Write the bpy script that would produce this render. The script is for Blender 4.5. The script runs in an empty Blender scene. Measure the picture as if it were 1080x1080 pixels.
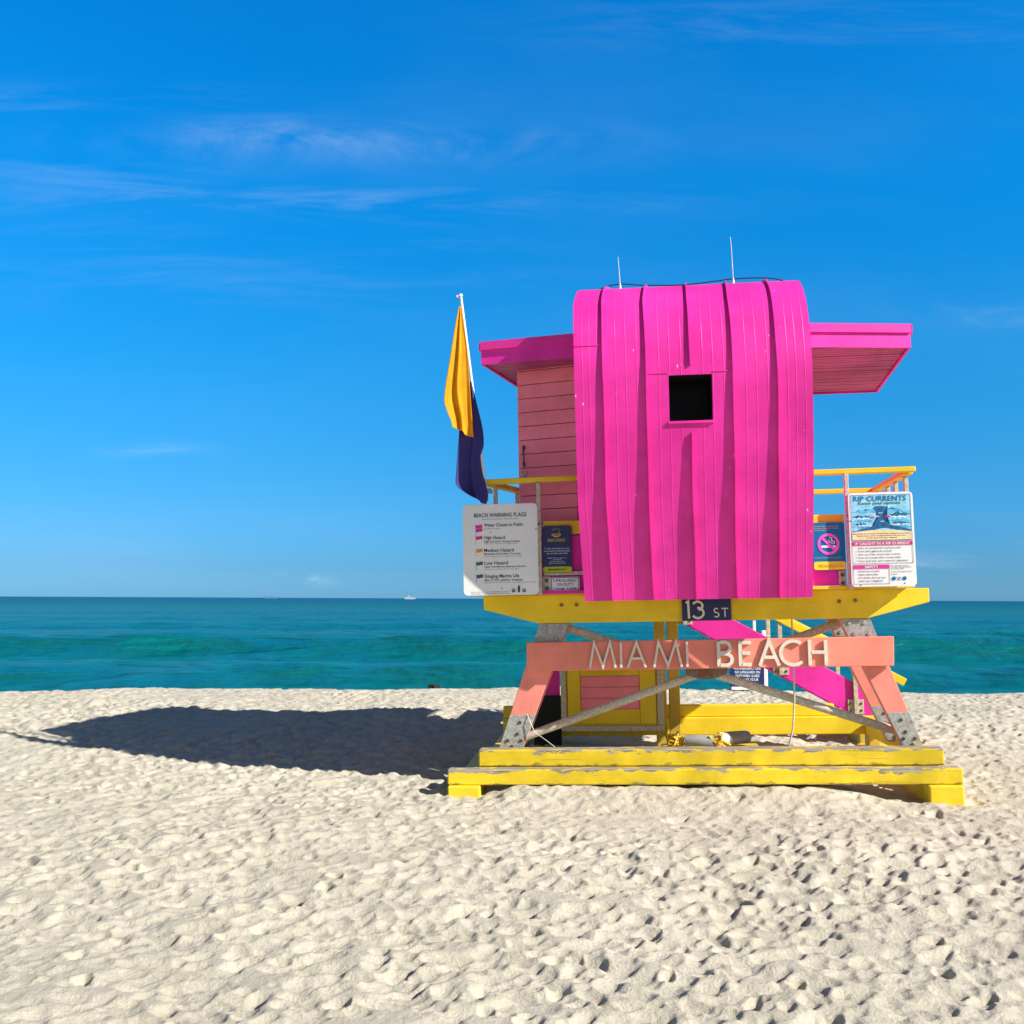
import bpy, bmesh, math, random
import numpy as np
from mathutils import Vector, Matrix
R = math.radians
random.seed(7); rng = np.random.default_rng(11)
scene = bpy.context.scene
COL = scene.collection

# ------------------------------------------------------------------ camera
cam_d = bpy.data.cameras.new('camera'); cam = bpy.data.objects.new('camera', cam_d); COL.objects.link(cam)
cam_d.sensor_width = 36; cam_d.lens = 36; cam_d.clip_start = 0.1; cam_d.clip_end = 80000
EYE = 1.7
p = math.atan(91.5/1080); rl = R(0.27)
fw = Vector((0, math.cos(p), math.sin(p))); rt = Vector((1, 0, 0)); up = rt.cross(fw)
rx = rt*math.cos(rl)+up*math.sin(rl); ux = up*math.cos(rl)-rt*math.sin(rl)
m = Matrix((rx, ux, -fw)).transposed().to_4x4(); m.translation = (0, 0, EYE)
cam.matrix_world = m
scene.camera = cam

# ------------------------------------------------------------------ light
SUN_EL, SUN_AZ = 34.0, 27.5          # light travels to (-cos az, +sin az)
sd = Vector((-math.cos(R(SUN_AZ))*math.cos(R(SUN_EL)), math.sin(R(SUN_AZ))*math.cos(R(SUN_EL)), -math.sin(R(SUN_EL))))
sl = bpy.data.lights.new('sun', 'SUN'); sl.energy = 4.9; sl.angle = R(0.5); sl.color = (1, .955, .88)
so = bpy.data.objects.new('sun', sl); COL.objects.link(so); so.rotation_euler = sd.to_track_quat('-Z', 'Y').to_euler()

world = bpy.data.worlds.new('World'); scene.world = world; world.use_nodes = True
nt = world.node_tree; nt.nodes.clear(); N = nt.nodes; L = nt.links
out = N.new('ShaderNodeOutputWorld'); bg = N.new('ShaderNodeBackground'); bg.inputs['Strength'].default_value = .092
sky = N.new('ShaderNodeTexSky'); sky.sky_type = 'NISHITA'; sky.sun_disc = False
sky.sun_elevation = R(SUN_EL); sky.sun_rotation = R(90+SUN_AZ); sky.air_density = 1.0; sky.dust_density = .35; sky.ozone_density = 2.2
# thin cirrus drawn on a plane high above: direction / z
tc = N.new('ShaderNodeTexCoord'); sp = N.new('ShaderNodeSeparateXYZ'); L.new(tc.outputs['Generated'], sp.inputs[0])
def wmath(op, a, b=None, c=None):
    n = N.new('ShaderNodeMath'); n.operation = op
    for i, v in enumerate((a, b, c)):
        if v is None: continue
        if isinstance(v, (int, float)): n.inputs[i].default_value = v
        else: L.new(v, n.inputs[i])
    return n.outputs[0]
zz = wmath('MAXIMUM', wmath('ADD', sp.outputs[2], .06), .03)
cx = wmath('DIVIDE', sp.outputs[0], zz); cy = wmath('DIVIDE', sp.outputs[1], zz)
cv = N.new('ShaderNodeCombineXYZ'); L.new(cx, cv.inputs[0]); L.new(cy, cv.inputs[1])
def wnoise(scale, sxy, det=6, rough=.6, dist=.3):
    mp = N.new('ShaderNodeMapping'); mp.inputs['Scale'].default_value = (sxy[0], sxy[1], 1); mp.inputs['Location'].default_value = (sxy[2], sxy[3], 0)
    mp.inputs['Rotation'].default_value = (0, 0, R(sxy[4]))
    L.new(cv.outputs[0], mp.inputs[0]); n = N.new('ShaderNodeTexNoise'); n.inputs['Scale'].default_value = scale
    n.inputs['Detail'].default_value = det; n.inputs['Roughness'].default_value = rough; n.inputs['Distortion'].default_value = dist
    L.new(mp.outputs[0], n.inputs[0]); return n.outputs[0]
def wramp(v, a, b):
    n = N.new('ShaderNodeMapRange'); n.interpolation_type = 'SMOOTHSTEP'; n.inputs[1].default_value = a; n.inputs[2].default_value = b
    L.new(v, n.inputs[0]); return n.outputs[0]
yy = wmath('MAXIMUM', sp.outputs[1], .05); tu = wmath('DIVIDE', sp.outputs[0], yy); tv = wmath('DIVIDE', sp.outputs[2], yy)
front = wramp(sp.outputs[1], .05, .3)
tp = N.new('ShaderNodeCombineXYZ'); L.new(tu, tp.inputs[0]); L.new(tv, tp.inputs[1]); cv = tp
fib = wramp(wnoise(1.0, (3.2, 26., 3.1, .7, 3), 9, .66, .6), .42, .74)
fib2 = wramp(wnoise(1.0, (5., 13., 7.3, 2.2, -4), 9, .68, .9), .38, .82)
puff = wramp(wnoise(1.0, (14., 30., 1.3, 5.2, 0), 6, .6, .4), .50, .66)
veil = wramp(wnoise(1.0, (1.1, 4., 2.6, 8.1, 4), 5, .55, .3), .40, .75)
def lobe(u0, v0, wu, wv, amp, tex):
    a_ = wmath('POWER', wmath('DIVIDE', wmath('SUBTRACT', tu, u0), wu), 2.); b_ = wmath('POWER', wmath('DIVIDE', wmath('SUBTRACT', tv, v0), wv), 2.)
    return wmath('MULTIPLY', wmath('MULTIPLY', wmath('EXPONENT', wmath('MULTIPLY', wmath('ADD', a_, b_), -1.)), amp), tex)
cl = None
for q in ((-.15, .459, .22, .020, .34, fib2), (-.24, .468, .06, .014, .25, fib2), (-.12, .396, .26, .016, .24, fib), (-.42, .42, .14, .03, .14, fib), (-.45, .50, .20, .02, .10, fib), (-.355, .144, .06, .007, .26, fib), (.50, .286, .09, .014, .26, fib2),
          (.30, .585, .22, .03, .14, fib), (-.30, .33, .3, .05, .09, fib), (.36, .030, .05, .012, .5, puff), (-.21, .017, .04, .006, .35, puff), (.44, .05, .2, .03, .12, fib), (-.35, .05, .3, .035, .14, veil), (.0, .36, .9, .25, .05, veil)):
    e_ = lobe(*q); cl = e_ if cl is None else wmath('ADD', cl, e_)
cl = wmath('MULTIPLY', wmath('MULTIPLY', cl, front), .52)
mx = N.new('ShaderNodeMix'); mx.data_type = 'RGBA'; L.new(cl, mx.inputs[0]); 
gr = N.new('ShaderNodeValToRGB'); gr.color_ramp.interpolation = 'LINEAR'   # clear tropical air: grade of the sky by height above the horizon
grade = [(0., (.19, .53, 1.14)), (.03, (.155, .455, .95)), (.12, (.115, .57, .97)), (.21, (.055, .68, 1.11)), (.38, (.012, .86, 1.46)), (.52, (.012, .90, 1.60)), (.72, (.30, .80, 1.25)), (1., (.5, .8, 1.0))]
while len(gr.color_ramp.elements) < len(grade): gr.color_ramp.elements.new(.5)
for e_, (p_, c_) in zip(gr.color_ramp.elements, grade): e_.position = p_; e_.color = (*c_, 1)
L.new(sp.outputs[2], gr.inputs[0])
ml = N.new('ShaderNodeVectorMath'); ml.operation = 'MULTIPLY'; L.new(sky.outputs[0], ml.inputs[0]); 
# deep blue grade ahead; low sky behind lifted as added fill, overhead dimmed
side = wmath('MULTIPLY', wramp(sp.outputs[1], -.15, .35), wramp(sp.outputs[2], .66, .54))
fill_mix = N.new('ShaderNodeMix'); fill_mix.data_type = 'RGBA'; L.new(side, fill_mix.inputs[0]); 
lo = N.new('ShaderNodeMix'); lo.data_type = 'RGBA'; L.new(wramp(sp.outputs[2], .1, .65), lo.inputs[0]); lo.inputs[6].default_value = (.98, .90, .95, 1); lo.inputs[7].default_value = (.20, .22, .27, 1); L.new(lo.outputs[2], fill_mix.inputs[6]); L.new(gr.outputs[0], fill_mix.inputs[7])
L.new(fill_mix.outputs[2], ml.inputs[1])
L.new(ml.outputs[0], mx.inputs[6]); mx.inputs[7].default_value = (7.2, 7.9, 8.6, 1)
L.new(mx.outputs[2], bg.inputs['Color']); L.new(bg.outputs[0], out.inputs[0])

vs = scene.view_settings; vs.view_transform = 'Standard'; vs.look = 'None'; vs.gamma = 1; vs.use_curve_mapping = False; vs.exposure = .66

# ------------------------------------------------------------------ materials
def new_mat(name):
    mt = bpy.data.materials.new(name); mt.use_nodes = True
    return mt, mt.node_tree.nodes, mt.node_tree.links, mt.node_tree.nodes['Principled BSDF']
def nmath(n, l, op, a, b=None, c=None, clamp=False):
    q = n.new('ShaderNodeMath'); q.operation = op; q.use_clamp = clamp
    for i, v in enumerate((a, b, c)):
        if v is None: continue
        if isinstance(v, (int, float)): q.inputs[i].default_value = v
        else: l.new(v, q.inputs[i])
    return q.outputs[0]
def noise(n, l, vec, scale, det=4, rough=.55, sc=None):
    if sc:
        mp = n.new('ShaderNodeMapping'); mp.inputs['Scale'].default_value = sc; l.new(vec, mp.inputs[0]); vec = mp.outputs[0]
    q = n.new('ShaderNodeTexNoise'); q.inputs['Scale'].default_value = scale; q.inputs['Detail'].default_value = det; q.inputs['Roughness'].default_value = rough
    l.new(vec, q.inputs[0]); return q.outputs[0]
def ramp(n, l, v, a, b, c=0., d=1.):
    q = n.new('ShaderNodeMapRange'); q.interpolation_type = 'SMOOTHSTEP'
    for i, x in enumerate((a, b, c, d)): q.inputs[i+1].default_value = x
    l.new(v, q.inputs[0]); return q.outputs[0]
def mixc(n, l, f, a, b):
    q = n.new('ShaderNodeMix'); q.data_type = 'RGBA'
    for i, v in ((0, f), (6, a), (7, b)):
        if isinstance(v, (int, float)): q.inputs[i].default_value = v
        elif isinstance(v, tuple): q.inputs[i].default_value = (*v, 1)
        else: l.new(v, q.inputs[i])
    return q.outputs[2]
def bumpn(n, l, b, h, strength, dist=.01):
    q = n.new('ShaderNodeBump'); q.inputs['Strength'].default_value = strength; q.inputs['Distance'].default_value = dist
    l.new(h, q.inputs['Height']); l.new(q.outputs[0], b.inputs['Normal'])
GREYWOOD = (.30, .27, .22)
def paint(name, col, rough=.55, spec=.35, wear=.0, top=None, dirt=.25, grain=True, under=GREYWOOD, axis='x', streaks=0., bot=None):
    """weathered paint: tone drift, dirt, optional peeling (wear) that grows towards an edge at height `top`."""
    mt, n, l, b = new_mat(name)
    c = n.new('ShaderNodeTexCoord').outputs['Object']
    big = noise(n, l, c, 2.2, 5, .6); fine = noise(n, l, c, 34, 4, .6)
    dark = tuple(x*.72 for x in col); lite = tuple(min(x*1.12+.01, 1) for x in col)
    colr = mixc(n, l, ramp(n, l, big, .3, .72), dark if dirt > .3 else tuple(x*.88 for x in col), lite)
    colr = mixc(n, l, ramp(n, l, fine, .58, .8, 0, dirt*.6), colr, tuple(x*.45+.03 for x in col))
    sc = {'x': (1.2, 30, 30), 'z': (30, 30, 1.2), 'y': (30, 1.2, 30)}[axis]
    g = noise(n, l, c, 3.0, 5, .6, sc)
    if streaks:
        chip = noise(n, l, c, 13, 3, .6, (1.6, 1.6, .7)); colr = mixc(n, l, ramp(n, l, chip, .735, .745, 0, .8), colr, (.80, .62, .70))
        fade = noise(n, l, c, .9, 4, .6); colr = mixc(n, l, ramp(n, l, fade, .45, .75, 0, .22), colr, tuple(min(1, x*1.02+.05) for x in col))
        st = noise(n, l, c, 1.0, 4, .6, (22, 22, .8))
        colr = mixc(n, l, ramp(n, l, st, .52, .8, 0, streaks), colr, tuple(x*.55+.02 for x in col))
        st2 = noise(n, l, c, 1.0, 4, .6, (31, 31, 1.1))
        colr = mixc(n, l, ramp(n, l, st2, .56, .8, 0, streaks*.7), colr, tuple(min(1, x*1.1+.06) for x in col))
    if wear:
        pn = noise(n, l, c, 1.0, 7, .68, (5, 12, 16))
        msk = ramp(n, l, pn, .77-wear*.3, .785-wear*.3)
        colr = mixc(n, l, ramp(n, l, g, .50, .75, 0, .30), colr, tuple(x*.6+.02 for x in col))
        if top is not None:
            s = n.new('ShaderNodeSeparateXYZ'); l.new(c, s.inputs[0])
            edge = nmath(n, l, 'SUBTRACT', s.outputs[2], top)          # negative below the edge
            wob = nmath(n, l, 'MULTIPLY', nmath(n, l, 'SUBTRACT', pn, .5), .22)
            e = nmath(n, l, 'ADD', edge, wob)
            msk = nmath(n, l, 'MAXIMUM', msk, ramp(n, l, e, -.012, -.004))
            if bot is not None:                                        # grime and splits along the lower arris
                pb = noise(n, l, c, 1.0, 7, .7, (7, 9, 22))
                e2 = nmath(n, l, 'ADD', nmath(n, l, 'SUBTRACT', bot, s.outputs[2]), nmath(n, l, 'MULTIPLY', nmath(n, l, 'SUBTRACT', pb, .53), .24))
                colr = mixc(n, l, ramp(n, l, e2, -.012, .012, 0, .75), colr, (.16, .12, .05))
                cr_ = noise(n, l, c, 1.0, 3, .5, (1.6, 40, 60)); colr = mixc(n, l, ramp(n, l, cr_, .66, .70, 0, .55), colr, (.20, .14, .03))
        wood = mixc(n, l, ramp(n, l, g, .35, .7), tuple(x*.55 for x in under), tuple(min(1, x*1.5) for x in under))
        colr = mixc(n, l, msk, colr, wood)
    l.new(colr, b.inputs['Base Color'])
    b.inputs['Roughness'].default_value = rough; b.inputs['Specular IOR Level'].default_value = spec
    if streaks:
        oil = noise(n, l, c, 1., 3, .5, (5, 5, 2.2)); bumpn(n, l, b, oil, .35, .010)
    if grain: bumpn(n, l, b, nmath(n, l, 'ADD', g, nmath(n, l, 'MULTIPLY', fine, .4)), .35, .004)
    return mt
def plain(name, col, rough=.5, spec=.4, metal=0., var=.12, scale=14):
    mt, n, l, b = new_mat(name)
    c = n.new('ShaderNodeTexCoord').outputs['Object']; f = noise(n, l, c, scale, 4)
    l.new(mixc(n, l, ramp(n, l, f, .3, .7), tuple(x*(1-var) for x in col), tuple(min(1, x*(1+var)) for x in col)), b.inputs['Base Color'])
    b.inputs['Roughness'].default_value = rough; b.inputs['Specular IOR Level'].default_value = spec; b.inputs['Metallic'].default_value = metal
    return mt
def rusty(name, col, rust=(.22, .08, .03), amt=.5, rough=.55, metal=.0):
    mt, n, l, b = new_mat(name)
    c = n.new('ShaderNodeTexCoord').outputs['Object']
    f = noise(n, l, c, 9, 6, .65); f2 = noise(n, l, c, 40, 4, .6)
    a = mixc(n, l, ramp(n, l, f2, .35, .7), tuple(x*.75 for x in col), tuple(x*1.15 for x in col))
    a = mixc(n, l, ramp(n, l, f, .72-amt*.3, .84-amt*.3), a, rust)
    l.new(a, b.inputs['Base Color']); b.inputs['Roughness'].default_value = rough; b.inputs['Metallic'].default_value = metal
    bumpn(n, l, b, f2, .25, .003)
    return mt

MAG = (.81, .025, .355); YEL = (.80, .585, .018); COR = (.84, .25, .18)
M = {}
M['magenta_sheet'] = paint('magenta_sheet', MAG, .42, .35, 0, dirt=.12, grain=False, streaks=.16)
M['magenta_wood'] = paint('magenta_wood', (.78, .025, .40), .5, .3, .12, dirt=.2, under=(.6, .35, .45))
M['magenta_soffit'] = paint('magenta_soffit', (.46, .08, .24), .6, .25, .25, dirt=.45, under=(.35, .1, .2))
M['yellow'] = paint('yellow', YEL, .55, .3, .12, dirt=.28)
M['yellow_low'] = paint('yellow_low', YEL, .55, .3, .34, top=.278, dirt=.5, bot=.160)
M['yellow_up'] = paint('yellow_up', YEL, .55, .3, .30, top=.424, dirt=.5, bot=.294)
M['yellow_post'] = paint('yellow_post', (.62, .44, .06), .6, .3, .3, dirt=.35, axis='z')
M['coral'] = paint('coral', COR, .55, .3, .08, dirt=.25)
M['coral_leg'] = paint('coral_leg', (.84, .27, .21), .55, .3, .1, dirt=.25, axis='z')
M['clapboard'] = paint('clapboard', (.95, .25, .33), .55, .3, .06, dirt=.25)
M['beige_metal'] = rusty('beige_metal', (.55, .50, .38), (.24, .17, .10), .25)
M['galvanized'] = rusty('galvanized', (.38, .38, .36), (.25, .19, .12), .42, .5, .25)
M['shoe_steel'] = rusty('shoe_steel', (.42, .43, .40), (.30, .19, .09), .5, .5, .2)
M['pipe'] = rusty('pipe', (.62, .58, .46), (.30, .17, .08), .3)
M['rust'] = rusty('rust', (.20, .15, .10), (.20, .07, .03), .8)
M['bolt'] = plain('bolt', (.10, .095, .085), .5, .5, .6)
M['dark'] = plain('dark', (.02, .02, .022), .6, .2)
M['cabin_inside'] = plain('cabin_inside', (.05, .02, .035), .8, .1)
M['white_paint'] = plain('white_paint', (.80, .80, .78), .4, .4, 0, .05)
M['sign_white'] = plain('sign_white', (.80, .82, .82), .35, .35, 0, .03, 4)
M['ink'] = plain('ink', (.035, .035, .04), .5, .3)
M['ink_grey'] = plain('ink_grey', (.22, .22, .22), .5, .3)
M['navy'] = plain('navy', (.012, .022, .11), .35, .4, 0, .08)
M['lime'] = plain('lime', (.42, .52, .02), .4, .3)
M['gold_ink'] = plain('gold_ink', (.55, .45, .03), .45, .3)
M['pale_ink'] = plain('pale_ink', (.62, .68, .75), .5, .3)
M['teal_board'] = plain('teal_board', (.0, .16, .34), .35, .4, 0, .06)
M['sun_yellow'] = plain('sun_yellow', (.86, .72, .03), .4, .3)
M['pink_ink'] = plain('pink_ink', (.86, .12, .58), .45, .3)
M['sign_magenta'] = plain('sign_magenta', (.68, .03, .33), .45, .3)
M['sign_red'] = plain('sign_red', (.62, .03, .20), .45, .3)
M['sign_orange'] = plain('sign_orange', (.80, .33, .03), .45, .3)
M['sign_green'] = plain('sign_green', (.02, .18, .09), .45, .3)
M['sign_purple'] = plain('sign_purple', (.09, .07, .28), .45, .3)
M['sea_pale'] = plain('sea_pale', (.26, .62, .80), .4, .3, 0, .2, 18)
M['sea_mid'] = plain('sea_mid', (.10, .42, .66), .4, .3, 0, .3, 22)
M['sea_deep'] = plain('sea_deep', (.02, .13, .30), .4, .3, 0, .35, 26)
M['foam_ink'] = plain('foam_ink', (.75, .85, .88), .4, .3)
M['sand_ink'] = plain('sand_ink', (.78, .66, .40), .4, .3)
M['letter'] = plain('letter', (.72, .67, .56), .5, .3, 0, .06)
M['cord'] = plain('cord', (.62, .58, .46), .6, .3)
M['rod'] = plain('rod', (.55, .56, .55), .4, .4, .2)
M['cable'] = plain('cable', (.03, .03, .035), .5, .3)
M['foam_grey'] = plain('foam_grey', (.30, .30, .30), .7, .2)
M['foam_brown'] = paint('foam_brown', (.45, .27, .06), .8, .1, .2, dirt=.5)
M['rope_yellow'] = plain('rope_yellow', (.66, .42, .05), .7, .2, 0, .3, 60)
M['weed'] = plain('weed', (.035, .03, .02), .9, .1)
def cloth(name, col, col2=None):
    mt, n, l, b = new_mat(name)
    c = n.new('ShaderNodeTexCoord').outputs['Object']
    w = noise(n, l, c, 160, 2, .5); f = noise(n, l, c, 6, 4, .6)
    l.new(mixc(n, l, ramp(n, l, f, .35, .7), tuple(x*.85 for x in col), col), b.inputs['Base Color'])
    b.inputs['Roughness'].default_value = .75; b.inputs['Specular IOR Level'].default_value = .2
    bumpn(n, l, b, nmath(n, l, 'ADD', nmath(n, l, 'MULTIPLY', f, 3.), w), .25, .01)
    # thin cloth passes some light
    o = n['Material Output']; t = n.new('ShaderNodeBsdfTranslucent'); t.inputs['Color'].default_value = (*col, 1)
    ms = n.new('ShaderNodeMixShader'); ms.inputs[0].default_value = .42
    l.new(b.outputs[0], ms.inputs[1]); l.new(t.outputs[0], ms.inputs[2]); l.new(ms.outputs[0], o.inputs[0])
    return mt
M['flag_yellow'] = cloth('flag_yellow', (.95, .51, .02)); M['flag_purple'] = cloth('flag_purple', (.09, .09, .34))

# ------------------------------------------------------------------ mesh builder
class MB:
    def __init__(s): s.v = []; s.f = []; s.mi = []; s.sm = []
    def add(s, v, f, mi=0, smooth=False):
        o = len(s.v); s.v += [tuple(x) for x in v]; s.f += [tuple(i+o for i in q) for q in f]; s.mi += [mi]*len(f); s.sm += [smooth]*len(f); return s
    def bm(s, b, mi=0, smooth=False):
        b.verts.ensure_lookup_table(); b.verts.index_update()
        s.add([v.co[:] for v in b.verts], [[v.index for v in f.verts] for f in b.faces], mi, smooth); b.free(); return s
    def box(s, x0, x1, y0, y1, z0, z1, bev=.005, mi=0, rot=None, seg=2):
        b = bmesh.new(); bmesh.ops.create_cube(b, size=1)
        c = Vector(((x0+x1)/2, (y0+y1)/2, (z0+z1)/2)); d = (abs(x1-x0), abs(y1-y0), abs(z1-z0))
        for v in b.verts: v.co = Vector((v.co[0]*d[0], v.co[1]*d[1], v.co[2]*d[2]))
        bev = min(bev, min(d)*.3)
        if bev > 0: bmesh.ops.bevel(b, geom=list(b.edges), offset=bev, segments=seg, affect='EDGES', profile=.5)
        for v in b.verts: v.co = (rot @ v.co if rot else v.co) + c
        return s.bm(b, mi)
    def prism(s, poly, y0, y1, bev=.005, mi=0, axis='y'):
        """polygon in X,Z extruded along Y (axis y), or in X,Y along Z (axis z)."""
        b = bmesh.new()
        mk = (lambda a, c, t: (a, t, c)) if axis == 'y' else ((lambda a, c, t: (a, c, t)) if axis == 'z' else (lambda a, c, t: (t, a, c)))
        A = [b.verts.new(mk(a, c, y0)) for a, c in poly]; B = [b.verts.new(mk(a, c, y1)) for a, c in poly]
        b.faces.new(A); b.faces.new(B[::-1]); n = len(poly)
        for i in range(n): b.faces.new((A[i], B[i], B[(i+1) % n], A[(i+1) % n]))
        bmesh.ops.recalc_face_normals(b, faces=b.faces)
        if bev > 0: bmesh.ops.bevel(b, geom=list(b.edges), offset=bev, segments=2, affect='EDGES', profile=.5)
        return s.bm(b, mi)
    def bar(s, p0, p1, w, d, bev=.004, mi=0, upv=(0, 1, 0)):
        """square timber from p0 to p1, w across, d along upv."""
        p0 = Vector(p0); p1 = Vector(p1); z = (p1-p0); ln = z.length; z.normalize(); y = Vector(upv); y = (y-z*y.dot(z)).normalized(); x = y.cross(z)
        rot = Matrix((x, y, z)).transposed(); c = (p0+p1)/2
        b = bmesh.new(); bmesh.ops.create_cube(b, size=1)
        for v in b.verts: v.co = Vector((v.co[0]*w, v.co[1]*d, v.co[2]*ln))
        if bev > 0: bmesh.ops.bevel(b, geom=list(b.edges), offset=min(bev, w*.3, d*.3), segments=2, affect='EDGES', profile=.5)
        for v in b.verts: v.co = rot @ v.co + c
        return s.bm(b, mi)
    def tube(s, pts, r, n=12, mi=0, caps=True):
        pts = [Vector(q) for q in pts]; rs = r if isinstance(r, (list, tuple)) else [r]*len(pts)
        V = []; F = []; prev = None
        for i, q in enumerate(pts):
            t = (pts[min(i+1, len(pts)-1)]-pts[max(i-1, 0)]).normalized()
            a = prev if prev is not None else (Vector((0, 0, 1)) if abs(t.z) < .9 else Vector((1, 0, 0)))
            x = (a-t*a.dot(t)).normalized(); prev = x; y = t.cross(x)
            for k in range(n): V.append(q+(x*math.cos(2*math.pi*k/n)+y*math.sin(2*math.pi*k/n))*rs[i])
        for i in range(len(pts)-1):
            for k in range(n): F.append((i*n+k, i*n+(k+1) % n, (i+1)*n+(k+1) % n, (i+1)*n+k))
        s.add(V, F, mi, True)
        if caps: s.add(V[:n], [tuple(range(n))[::-1]], mi); s.add(V[-n:], [tuple(range(n))], mi)
        return s
    def bolt(s, x, y, z, r=.014, h=.012, mi=0):
        b = bmesh.new(); bmesh.ops.create_cone(b, segments=6, radius1=r, radius2=r*.8, depth=h, cap_ends=True)
        for v in b.verts: v.co = Vector((v.co[0]+x, y-h/2-v.co[2]*1, v.co[1]+z))
        bmesh.ops.recalc_face_normals(b, faces=b.faces)
        return s.bm(b, mi)
    def ribbon(s, pts, w, y, t, mi=0, closed=False):
        """mitred stroke in X,Z, front face at y, thickness t going back."""
        P = [Vector(q) for q in pts]; n = len(P); Lf = []; Rt = []
        for i in range(n):
            a = P[i-1] if (i > 0 or closed) else None; c = P[(i+1) % n] if (i < n-1 or closed) else None
            d1 = (P[i]-a).normalized() if a is not None else None; d2 = (c-P[i]).normalized() if c is not None else None
            if d1 is None: d1 = d2
            if d2 is None: d2 = d1
            t_ = d1+d2; t_ = t_.normalized() if t_.length > 1e-6 else d1
            nn = Vector((-t_.y, t_.x)); k = max(nn.dot(Vector((-d1.y, d1.x))), .3); o = nn*(w/2/k)
            Lf.append(P[i]+o); Rt.append(P[i]-o)
        V = []
        for i in range(n): V += [(Lf[i].x, y, Lf[i].y), (Rt[i].x, y, Rt[i].y), (Lf[i].x, y+t, Lf[i].y), (Rt[i].x, y+t, Rt[i].y)]
        F = []
        for i in range(n if closed else n-1):
            a = i*4; b = ((i+1) % n)*4
            F += [(a, a+1, b+1, b), (a+2, b+2, b+3, a+3), (a, b, b+2, a+2), (a+1, a+3, b+3, b+1)]
        if not closed: F += [(0, 2, 3, 1), ((n-1)*4, (n-1)*4+1, (n-1)*4+3, (n-1)*4+2)]
        return s.add(V, F, mi)
    def plate(s, poly, y, t, mi=0): return s.prism(poly, y, y+t, 0, mi)
    def build(s, name, mats, parent=None, origin=(0, 0, 0), shade=True):
        me = bpy.data.meshes.new(name); o = Vector(origin)
        me.from_pydata([tuple(Vector(v)-o) for v in s.v], [], s.f)
        for mm in (mats if isinstance(mats, (list, tuple)) else [mats]): me.materials.append(M[mm] if isinstance(mm, str) else mm)
        me.polygons.foreach_set('material_index', s.mi); me.polygons.foreach_set('use_smooth', s.sm); me.update()
        ob = bpy.data.objects.new(name, me); COL.objects.link(ob)
        if parent: ob.parent = parent
        return ob
def rrect(x0, x1, z0, z1, r, n=5):
    pts = []
    for cx_, cz, a0 in ((x1-r, z0+r, -90), (x1-r, z1-r, 0), (x0+r, z1-r, 90), (x0+r, z0+r, 180)):
        for k in range(n+1): a = R(a0+90*k/n); pts.append((cx_+r*math.cos(a), cz+r*math.sin(a)))
    return pts
def arc(cx_, cz, rx_, rz_, a0, a1, n=14): return [(cx_+rx_*math.cos(R(a0+(a1-a0)*k/n)), cz+rz_*math.sin(R(a0+(a1-a0)*k/n))) for k in range(n+1)]
_tc = {}
def text_mesh(body):
    if body not in _tc:
        cu = bpy.data.curves.new('text', 'FONT'); cu.body = body; cu.resolution_u = 2; cu.offset = .012; ob = bpy.data.objects.new('text', cu); COL.objects.link(ob)
        bpy.context.view_layer.update(); me = bpy.data.meshes.new_from_object(ob.evaluated_get(bpy.context.evaluated_depsgraph_get()))
        V = [v.co[:] for v in me.vertices]; F = [tuple(q.vertices) for q in me.polygons]
        bpy.data.objects.remove(ob); bpy.data.curves.remove(cu); bpy.data.meshes.remove(me)
        _tc[body] = (V, F)
    return _tc[body]
def text(mb, body, x, z, h, y, width=None, align='l', mi=0):
    """flat lettering: baseline z, cap height h, optional total width, on a face at y."""
    V, F = text_mesh(body); k = h/.7
    xs = [v[0] for v in V]; w0 = (max(xs)-min(xs))*k; sx = width/w0 if width else 1.; w = w0*sx
    x0 = x if align == 'l' else x-w/2; mn = min(xs)
    mb.add([(x0+(v[0]-mn)*k*sx, y, z+v[1]*k) for v in V], F, mi); return mb

TW = Matrix.Translation((1.75, 9.2, 0)) @ Matrix.Rotation(R(-5.5), 4, 'Z') @ Matrix.Rotation(R(-1.3), 4, 'Y')
def thing(name, label, cat, at=(0, 0, 0), group=None, mat=None):
    o = bpy.data.objects.new(name, None); COL.objects.link(o); o.empty_display_size = .2
    o.matrix_world = (TW if mat is None else mat) @ Matrix.Translation(at)
    o['label'] = label; o['category'] = cat
    if group: o['group'] = group
    return o
def tag(o, label, cat, group=None):
    o['label'] = label; o['category'] = cat
    if group: o['group'] = group
    return o

# ------------------------------------------------------------------ sand
BX0, BX1, BY0, BY1, RES = -13., 13., 2.0, 20.0, .011
nx = int((BX1-BX0)/RES); ny = int((BY1-BY0)/RES)
H = np.zeros((ny, nx), np.float32)
def vnoise(scale, amp, seed, ax=1., ay=1.):
    r = np.random.default_rng(seed); gx = int((BX1-BX0)/scale*ax)+4; gy = int((BY1-BY0)/scale*ay)+4
    G = r.standard_normal((gy, gx)).astype(np.float32)
    xs = np.linspace(0, gx-3.001, nx); ys = np.linspace(0, gy-3.001, ny)
    def it(A, t, axis):
        i = t.astype(int); f = (t-i).astype(np.float32); f = f*f*(3-2*f)
        a = np.take(A, i, axis); b = np.take(A, i+1, axis)
        f = f[:, None] if axis == 0 else f[None, :]
        return a*(1-f)+b*f
    return amp*it(it(G, ys, 0), xs, 1)
H += vnoise(2.6, .030, 1); H += vnoise(.9, .012, 2); H += vnoise(.33, .004, 3); H += vnoise(.14, .002, 4)
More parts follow.
